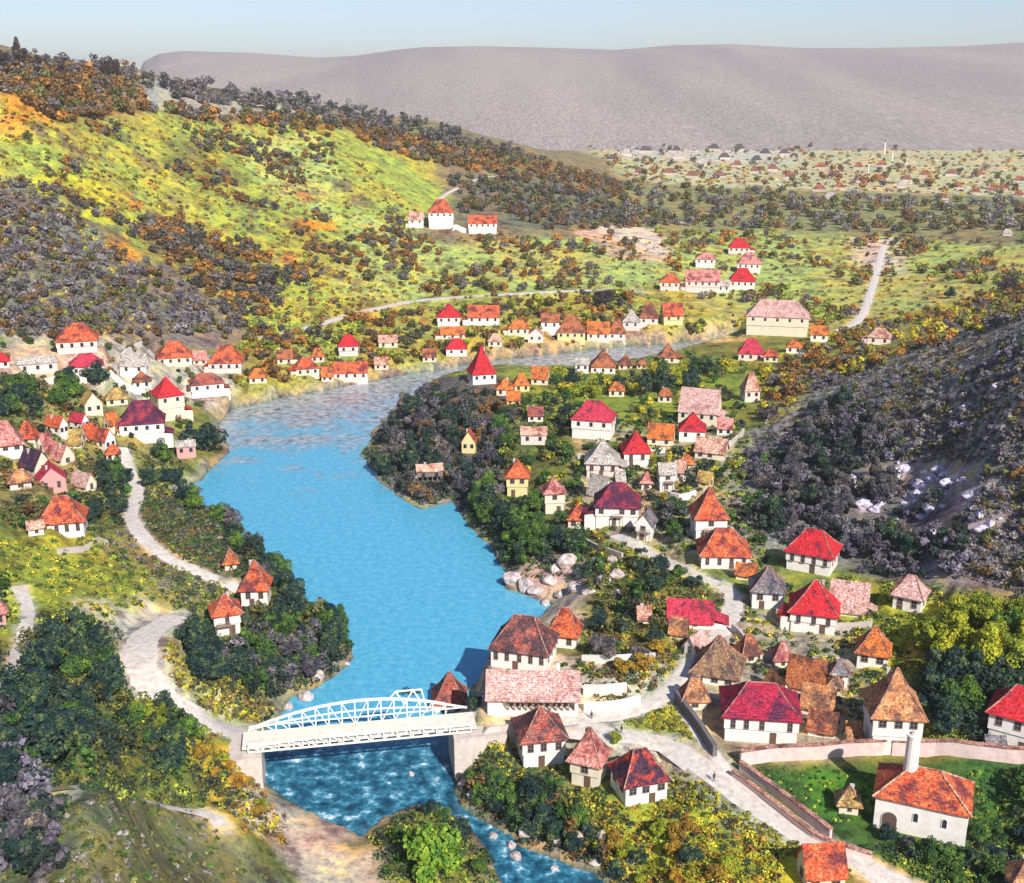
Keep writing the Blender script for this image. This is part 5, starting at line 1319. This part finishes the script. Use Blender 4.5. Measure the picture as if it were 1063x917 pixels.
mass([(560,390),(770,372),(772,400),(700,415),(590,415)], 40, 1.6, 2.8, ['lim', 'yel', 'dgr', 'grn', 'olv'])
mass([(190,515),(225,530),(300,610),(360,664),(340,702),(275,724),(215,712),(190,670),(215,660),(250,650),(285,632),(240,560)], 80, 1.3, 2.6, ['dgr', 'dgr', 'grn', 'pur', 'olv'])
mass([(0,690),(90,640),(130,700),(200,770),(180,815),(0,800)], 70, 1.2, 2.3, ['dgr', 'dgr', 'dgr', 'grn', 'olv'], .42)
mass([(-10,795),(50,815),(70,917),(-10,917)], 24, 1.1, 2.0, ['dgr', 'pur', 'h2'], .42)
mass([(480,798),(530,798),(600,840),(635,900),(560,885),(500,850)], 30, 1.0, 2.0, ['dgr', 'dgr', 'grn', 'brn'], .4)
mass([(960,705),(1063,700),(1063,735),(1010,768),(960,768)], 26, 1.6, 2.6, ['grn', 'dgr', 'dgr'], .5)
mass([(770,480),(850,425),(900,435),(960,500),(1000,570),(930,592),(790,552)], 90, 1.4, 2.4, ['dgr', 'pur', 'dgr', 'h2'], .5)
mass([(600,565),(740,600),(690,625),(690,660),(600,660)], 26, 1.1, 2.0, ['dgr', 'grn', 'olv'], .45)
mass([(0,400),(75,395),(90,420),(30,440),(0,440)], 20, 1.6, 2.6, ['grn', 'dgr', 'olv'])
mass([(90,490),(125,470),(135,520),(110,560),(95,560)], 14, 1.4, 2.4, ['grn', 'dgr', 'olv'])
mass([(600,400),(770,410),(760,500),(690,540),(600,500)], 34, 1.1, 2.0, ['grn', 'dgr', 'olv', 'yel'])
mass([(690,500),(800,470),(800,560),(760,600),(690,600)], 26, 1.3, 2.2, ['dgr', 'grn', 'pur'])
mass([(0,62),(60,66),(140,78),(140,86),(60,76),(0,72)], 34, 2.2, 4.2, ['grey', 'dk', 'brn', 'pur'], .9)
mass([(150,84),(240,98),(330,106),(540,155),(540,162),(330,114),(150,92)], 70, 2.5, 4.8, ['dk', 'dk', 'grey', 'pur'], 1.0)
mass([(820,400),(900,380),(1063,340),(1063,460),(960,480),(880,430)], 60, .8, 1.6, ['h1', 'h2', 'grey', 'olv'], .45)
mass([(1063,640),(1230,620),(1240,900),(1063,917)], 90, 1.4, 2.6, ['grn', 'dgr', 'olv', 'lim'])
mass([(1063,330),(1230,300),(1230,620),(1063,640)], 260, .9, 1.9, ['h1', 'h2', 'grey', 'olv', 'dgr'], .5)
mass([(-170,400),(0,400),(0,640),(-170,640)], 110, 1.4, 2.6, ['grn', 'dgr', 'olv'])
mass([(-170,640),(0,640),(0,917),(-170,917)], 110, 1.1, 2.2, ['dgr', 'dgr', 'grn', 'pur'], .45)
TC = {'green': 'grn', 'dark': 'dgr', 'yellow': 'yel', 'purple': 'pur', 'orange': 'org', 'ridge': 'grey'}
for (p, R, kind, lf, z_) in small_trees:
    c = np.array(C3[TC[lf]])
    for _ in range(5):
        wc.append((p[0]+random.uniform(-.5, .5)*R, p[1]+random.uniform(-.5, .5)*R, p[2]+R*random.uniform(.5, 1.5))); wr.append((R*.5, R*.5, R*.45)); wcol.append(c*random.uniform(.8, 1.2)); wsz.append(R*.25)
print('WOOD', len(wc))
rg = np.random.default_rng(3)
wc_, wr_, wcol_, wsz_ = map(np.array, (wc, wr, wcol, wsz))
q = leaves(wc_, wr_, 34, wsz_, rg); cols = np.repeat(wcol_, 34, 0)*rg.uniform(.7, 1.3, (len(q), 1))
o = inst('woodland', quadmesh('woodland', q, M_stuffleaf, cols)); tag(o, 'mixed brown and grey-green woods and scrub covering the hills and far plain', 'woodland', None, 'stuff')
ws = dict(c=[], r=[], col=[], s=[])
def brush(pl, cnt, rmin, rmax, cols, clus=0):
    us = [p[0] for p in pl]; vs = [p[1] for p in pl]; got = 0; tries = 0
    while got < cnt and tries < cnt*20:
        tries += 1
        u = random.uniform(min(us), max(us)); v = random.uniform(min(vs), max(vs))
        if not in_poly(u, v, pl): continue
        p = hit(u, v)
        if p is None: continue
        if clus and fbm(np.array([p[0]/9.]), np.array([p[1]/9.]), 3, clus)[0] < -.05: continue
        R = random.uniform(rmin, rmax)
        if blocked(p, R): continue
        ws['c'].append((p[0], p[1], p[2]+R*.25)); ws['r'].append((R, R, R*.6)); ws['col'].append(np.array(C3[random.choice(cols)])*random.uniform(.6, 1.5)); ws['s'].append(.13+.0011*p[1]+R*.03); got += 1
brush([(0,560),(110,560),(180,620),(90,650),(0,650)], 300, .4, 1.1, ['lim', 'yel', 'grn', 'olv'])
brush([(90,560),(150,548),(260,620),(190,640)], 200, .5, 1.2, ['olv', 'grn', 'grey', 'lim'])
brush([(150,500),(230,530),(360,670),(300,725),(200,720),(190,640)], 420, .6, 1.5, ['dgr', 'grn', 'olv', 'dgr'])
brush([(160,650),(235,720),(262,765),(200,765)], 200, .3, .8, ['yel', 'lim', 'olv', 'brn'])
brush([(0,640),(110,640),(215,770),(275,850),(200,850),(0,800)], 900, .5, 1.3, ['dgr', 'lim', 'grn', 'olv', 'dgr', 'dgr'])
brush([(205,775),(262,790),(300,880),(240,860)], 200, .3, .9, ['org', 'yel', 'brn', 'olv'])
brush([(0,800),(210,850),(300,925),(0,925)], 380, .2, .55, ['olv', 'h1', 'olv', 'olv', 'grn'])
brush([(470,800),(600,830),(640,900),(560,890),(480,850)], 260, .5, 1.2, ['dgr', 'dgr', 'grn', 'brn'])
brush([(700,788),(740,812),(800,856),(890,905),(880,917),(760,862),(700,815)], 260, .2, .5, ['lim', 'yel', 'olv', 'olv'])
brush([(590,835),(700,815),(820,890),(800,925),(620,925)], 500, .4, 1.0, ['yel', 'lim', 'yel', 'org', 'dgr'])
brush([(625,751),(696,728),(726,778),(680,760)], 260, .2, .5, ['lim', 'yel', 'olv'])
brush([(870,600),(1075,620),(1075,780),(960,775),(900,700)], 600, .6, 1.4, ['lim', 'yel', 'grn', 'lim', 'dgr'])
brush([(865,870),(905,880),(1005,870),(1040,850),(1075,850),(1075,925),(930,925)], 420, .4, 1.1, ['grn', 'grn', 'dgr', 'lim'])
brush([(770,800),(900,795),(930,845),(870,860)], 120, .15, .35, ['grn', 'grn', 'lim'])
brush([(1005,800),(1075,800),(1075,870),(1010,870)], 160, .2, .5, ['grn', 'grn', 'lim'])
brush([(600,540),(740,600),(760,650),(700,720),(600,700),(620,620)], 700, .5, 1.2, ['grn', 'dgr', 'olv', 'yel', 'brn'])
brush([(690,640),(800,600),(900,640),(900,760),(820,720)], 260, .4, 1.0, ['grn', 'olv', 'dgr', 'yel'])
brush([(595,440),(770,420),(800,600),(640,560)], 700, .5, 1.2, ['grn', 'olv', 'lim', 'dgr'])
brush([(378,470),(395,498),(440,526),(472,518),(512,570),(524,600),(540,600),(490,510),(400,440)], 420, .6, 1.3, ['dgr', 'pur', 'grn', 'dgr'])
brush([(385,870),(430,838),(480,850),(510,890),(515,917),(400,917)], 260, .5, 1.3, ['dgr', 'grn', 'lim', 'dgr'])
brush([(0,420),(120,400),(130,500),(90,550),(0,550)], 420, .6, 1.5, ['grn', 'dgr', 'olv', 'brn'])
brush([(195,500),(235,540),(270,575),(365,670),(345,700),(300,720),(290,690)], 300, .7, 1.6, ['dgr', 'grn', 'dgr'])
brush([(520,395),(600,410),(600,440),(520,470)], 200, .6, 1.4, ['grn', 'lim', 'olv', 'dgr'])
brush([(500,500),(600,500),(620,600),(540,600)], 260, .6, 1.4, ['grn', 'dgr', 'olv'])
brush([(80,470),(200,470),(170,520),(70,560)], 260, .6, 1.4, ['grn', 'dgr', 'olv', 'lim'])
brush([(480,690),(690,680),(690,740),(620,730)], 130, .3, .8, ['grn', 'olv', 'brn'])
brush([(135,500),(200,515),(270,590),(230,600),(150,560)], 420, .5, 1.3, ['dgr', 'olv', 'brn', 'grn', 'grey'])
brush([(100,470),(130,470),(130,545),(90,560)], 160, .5, 1.2, ['dgr', 'olv', 'grn'])
brush([(195,655),(240,740),(270,760),(285,735),(230,700)], 200, .4, 1.0, ['olv', 'yel', 'dgr', 'brn'])
brush([(500,760),(600,790),(640,840),(560,830),(490,800)], 200, .4, .9, ['olv', 'grn', 'yel', 'dgr'])
def scrub(pl, cnt, rmin, rmax, cols, sz):
    n0 = len(ws['s']); brush(pl, cnt, rmin, rmax, cols, 0)
    for i in range(n0, len(ws['s'])): ws['s'][i] = sz
scrub([(0,95),(60,130),(160,120),(345,135),(440,220),(430,300),(340,330),(260,345),(200,296),(60,185),(0,170)], 1500, .6, 1.7, ['brn', 'org', 'yel', 'olv', 'lim', 'dk', 'yel'], .8)
scrub([(380,245),(700,245),(740,345),(520,364),(300,396),(260,345)], 900, .6, 1.5, ['brn', 'org', 'yel', 'olv', 'lim', 'dk'], .7)
scrub([(680,240),(1075,250),(1075,320),(880,350),(760,342)], 700, .6, 1.7, ['brn', 'org', 'yel', 'olv', 'lim', 'dk'], .8)
scrub([(790,385),(870,350),(1075,295),(1075,620),(1000,600),(900,430)], 2600, .35, .9, ['h2', 'h1', 'olv', 'h1', 'grey'], .4)
scrub([(0,175),(60,198),(110,250),(200,300),(262,345),(0,350)], 900, .6, 1.5, ['h1', 'olv', 'brn', 'yel', 'grey'], .6)
scrub([(600,152),(1080,156),(1080,205),(650,190)], 900, .9, 2.6, ['brn', 'org', 'olv', 'pal', 'grey', 'pal', 'yel'], 1.6)
scrub([(780,450),(850,395),(960,370),(1000,450),(900,440),(800,480)], 900, .35, .9, ['h2', 'h1', 'olv', 'brn', 'pur'], .4)
scrub([(390,450),(450,400),(515,405),(525,520),(440,527),(385,480)], 300, .6, 1.4, ['pur', 'dgr', 'brn', 'grey'], .5)
c_, r_, col_, s_ = (np.array(ws[k]) for k in ('c', 'r', 'col', 's'))
q = leaves(c_, r_, 30, s_, rg); cols = np.repeat(col_, 30, 0)*rg.uniform(.6, 1.4, (len(q), 1))
o = inst('undergrowth', quadmesh('undergrowth', q, M_stuffleaf, cols)); tag(o, 'low scrub and weeds in green and yellow on banks and gardens', 'undergrowth', None, 'stuff')
# ------------------------------------------------------------------ people
m, nt, nd, lk, b = newmat('dark_clothes'); b.inputs['Base Color'].default_value = (.035,.03,.045,1); b.inputs['Roughness'].default_value = .9; M_cl = m
m, nt, nd, lk, b = newmat('skin'); b.inputs['Base Color'].default_value = (.5,.32,.24,1); M_sk = m
def person_mesh():
    V = [(0,0,.92),(0,0,1.15),(0,0,1.42),(0,0,1.52),(0,-.01,1.62),(0,-.01,1.70)]; R_ = [.15,.14,.15,.055,.1,.085]; E = [(0,1),(1,2),(2,3),(3,4),(4,5)]
    def ch(start, ps, rs):
        prev = start
        for p, r in zip(ps, rs): V.append(p); R_.append(r); E.append((prev, len(V)-1)); prev = len(V)-1
        return prev
    for sx, st in ((-1, .12), (1, -.1)):
        ch(0, [(sx*.1,0,.86),(sx*.11,st*.5,.48),(sx*.11,st,.08),(sx*.12,st-.16,.04)], [.1,.065,.045,.04])
        hnd = ch(2, [(sx*.19,0,1.40),(sx*.24,.02,1.12),(sx*.25,-.05,.87),(sx*.25,-.06,.80)], [.06,.045,.03,.03])
        for k in range(4): ch(hnd, [(sx*.25,-.09+.022*k,.74),(sx*.245,-.10+.024*k,.70+.006*abs(k-1))], [.009,.008])
        ch(hnd, [(sx*.235,-.10,.79),(sx*.23,-.115,.765)], [.01,.009])
    me = bpy.data.meshes.new('person'); me.from_pydata(V, E, []); o = link(bpy.data.objects.new('person', me))
    md = o.modifiers.new('s', 'SKIN'); 
    for i, r in enumerate(R_): me.skin_vertices[0].data[i].radius = (r, r*.85)
    me.skin_vertices[0].data[0].use_root = True
    o.modifiers.new('ss', 'SUBSURF').levels = 1
    dg = bpy.context.evaluated_depsgraph_get(); dg.update(); m2 = bpy.data.meshes.new_from_object(o.evaluated_get(dg)); bpy.data.objects.remove(o)
    m2.materials.clear(); m2.materials.append(M_cl); m2.materials.append(M_sk)
    for p in m2.polygons: p.material_index = 1 if (p.center.z > 1.5 or (p.center.z < .86 and abs(p.center.x) > .2)) else 0; p.use_smooth = True
    return m2
try:
    pm = person_mesh()
    hat = MB(); hat.bar((0, -.01, 1.72), (0, -.01, 1.86), .1, nseg=10, r2=.085); hm = hat.mesh('fez', ROOF['crimson'])
    for u, v, lb in [(741,812,'dark-clothed person walking on the lower road below the bend'), (296,853,'dark-clothed person standing on the gravel bank below the bridge'), (645,762,'dark-clothed person standing where the two roads part near the hall'), (614,748,'dark-clothed person near the right end of the long hall')]:
        p = hit(u, v); zz = float(H(p[0], p[1]))+.08
        r_ = inst('person', pm, None, (p[0], p[1], zz), random.uniform(-1, 1)); tag(r_, lb, 'person', 'people out walking'); inst('fez', hm, r_)
except Exception as e: print('person failed', e)
# ------------------------------------------------------------------ light, sky, camera
SUNV = Vector((.36, -.72, .62)).normalized()
sun = bpy.data.objects.new('sun', bpy.data.lights.new('sun', 'SUN')); link(sun); sun.data.energy = 4.6; sun.data.angle = math.radians(.5); sun.data.color = (1, .95, .87)
sun.rotation_euler = (-SUNV).to_track_quat('-Z', 'Y').to_euler(); sun.location = (200, 0, 300)
world = bpy.data.worlds.new("World"); scn.world = world; world.use_nodes = True
wn = world.node_tree.nodes; wl = world.node_tree.links
sky = wn.new('ShaderNodeTexSky'); sky.sky_type = 'NISHITA'; sky.sun_disc = False
sky.sun_elevation = math.asin(SUNV.z); sky.sun_rotation = math.atan2(SUNV.x, SUNV.y); sky.air_density = 1.0; sky.dust_density = .3; sky.ozone_density = 2.5; sky.altitude = 300
bg = wn['Background']; wl.new(sky.outputs[0], bg.inputs[0]); bg.inputs[1].default_value = .084
tn = wn.new('ShaderNodeMix'); tn.data_type = 'RGBA'; tn.blend_type = 'MULTIPLY'; tn.inputs[0].default_value = 1; tn.inputs[7].default_value = (.96, .97, 1.12, 1)
wl.new(sky.outputs[0], tn.inputs[6]); wl.new(tn.outputs[2], bg.inputs[0])
hz = MB(); hz.box(-9500, 9500, -60, 9400, -8, 330)
m = bpy.data.materials.new('haze_air'); m.use_nodes = True; nt = m.node_tree; nt.nodes.remove(nt.nodes['Principled BSDF'])
pv = nt.nodes.new('ShaderNodeVolumePrincipled'); pv.inputs['Color'].default_value = (.96, .93, .90, 1); pv.inputs['Density'].default_value = .00011; pv.inputs['Anisotropy'].default_value = .2
nt.links.new(pv.outputs[0], nt.nodes['Material Output'].inputs['Volume'])
ho = hz.build('haze', m); ho['kind'] = 'stuff'
cam = bpy.data.objects.new('camera', bpy.data.cameras.new('camera')); link(cam)
cam.location = (0, 0, HC); cam.rotation_euler = (PI/2-PITCH, 0, 0); cam.data.sensor_width = 36; cam.data.lens = F/1063*36; cam.data.clip_end = 20000; cam.data.clip_start = 1
scn.camera = cam
scn.view_settings.view_transform = 'Standard'; scn.view_settings.look = 'None'; scn.view_settings.exposure = .5; scn.view_settings.gamma = 1
scn.render.resolution_x = 1024; scn.render.resolution_y = 883
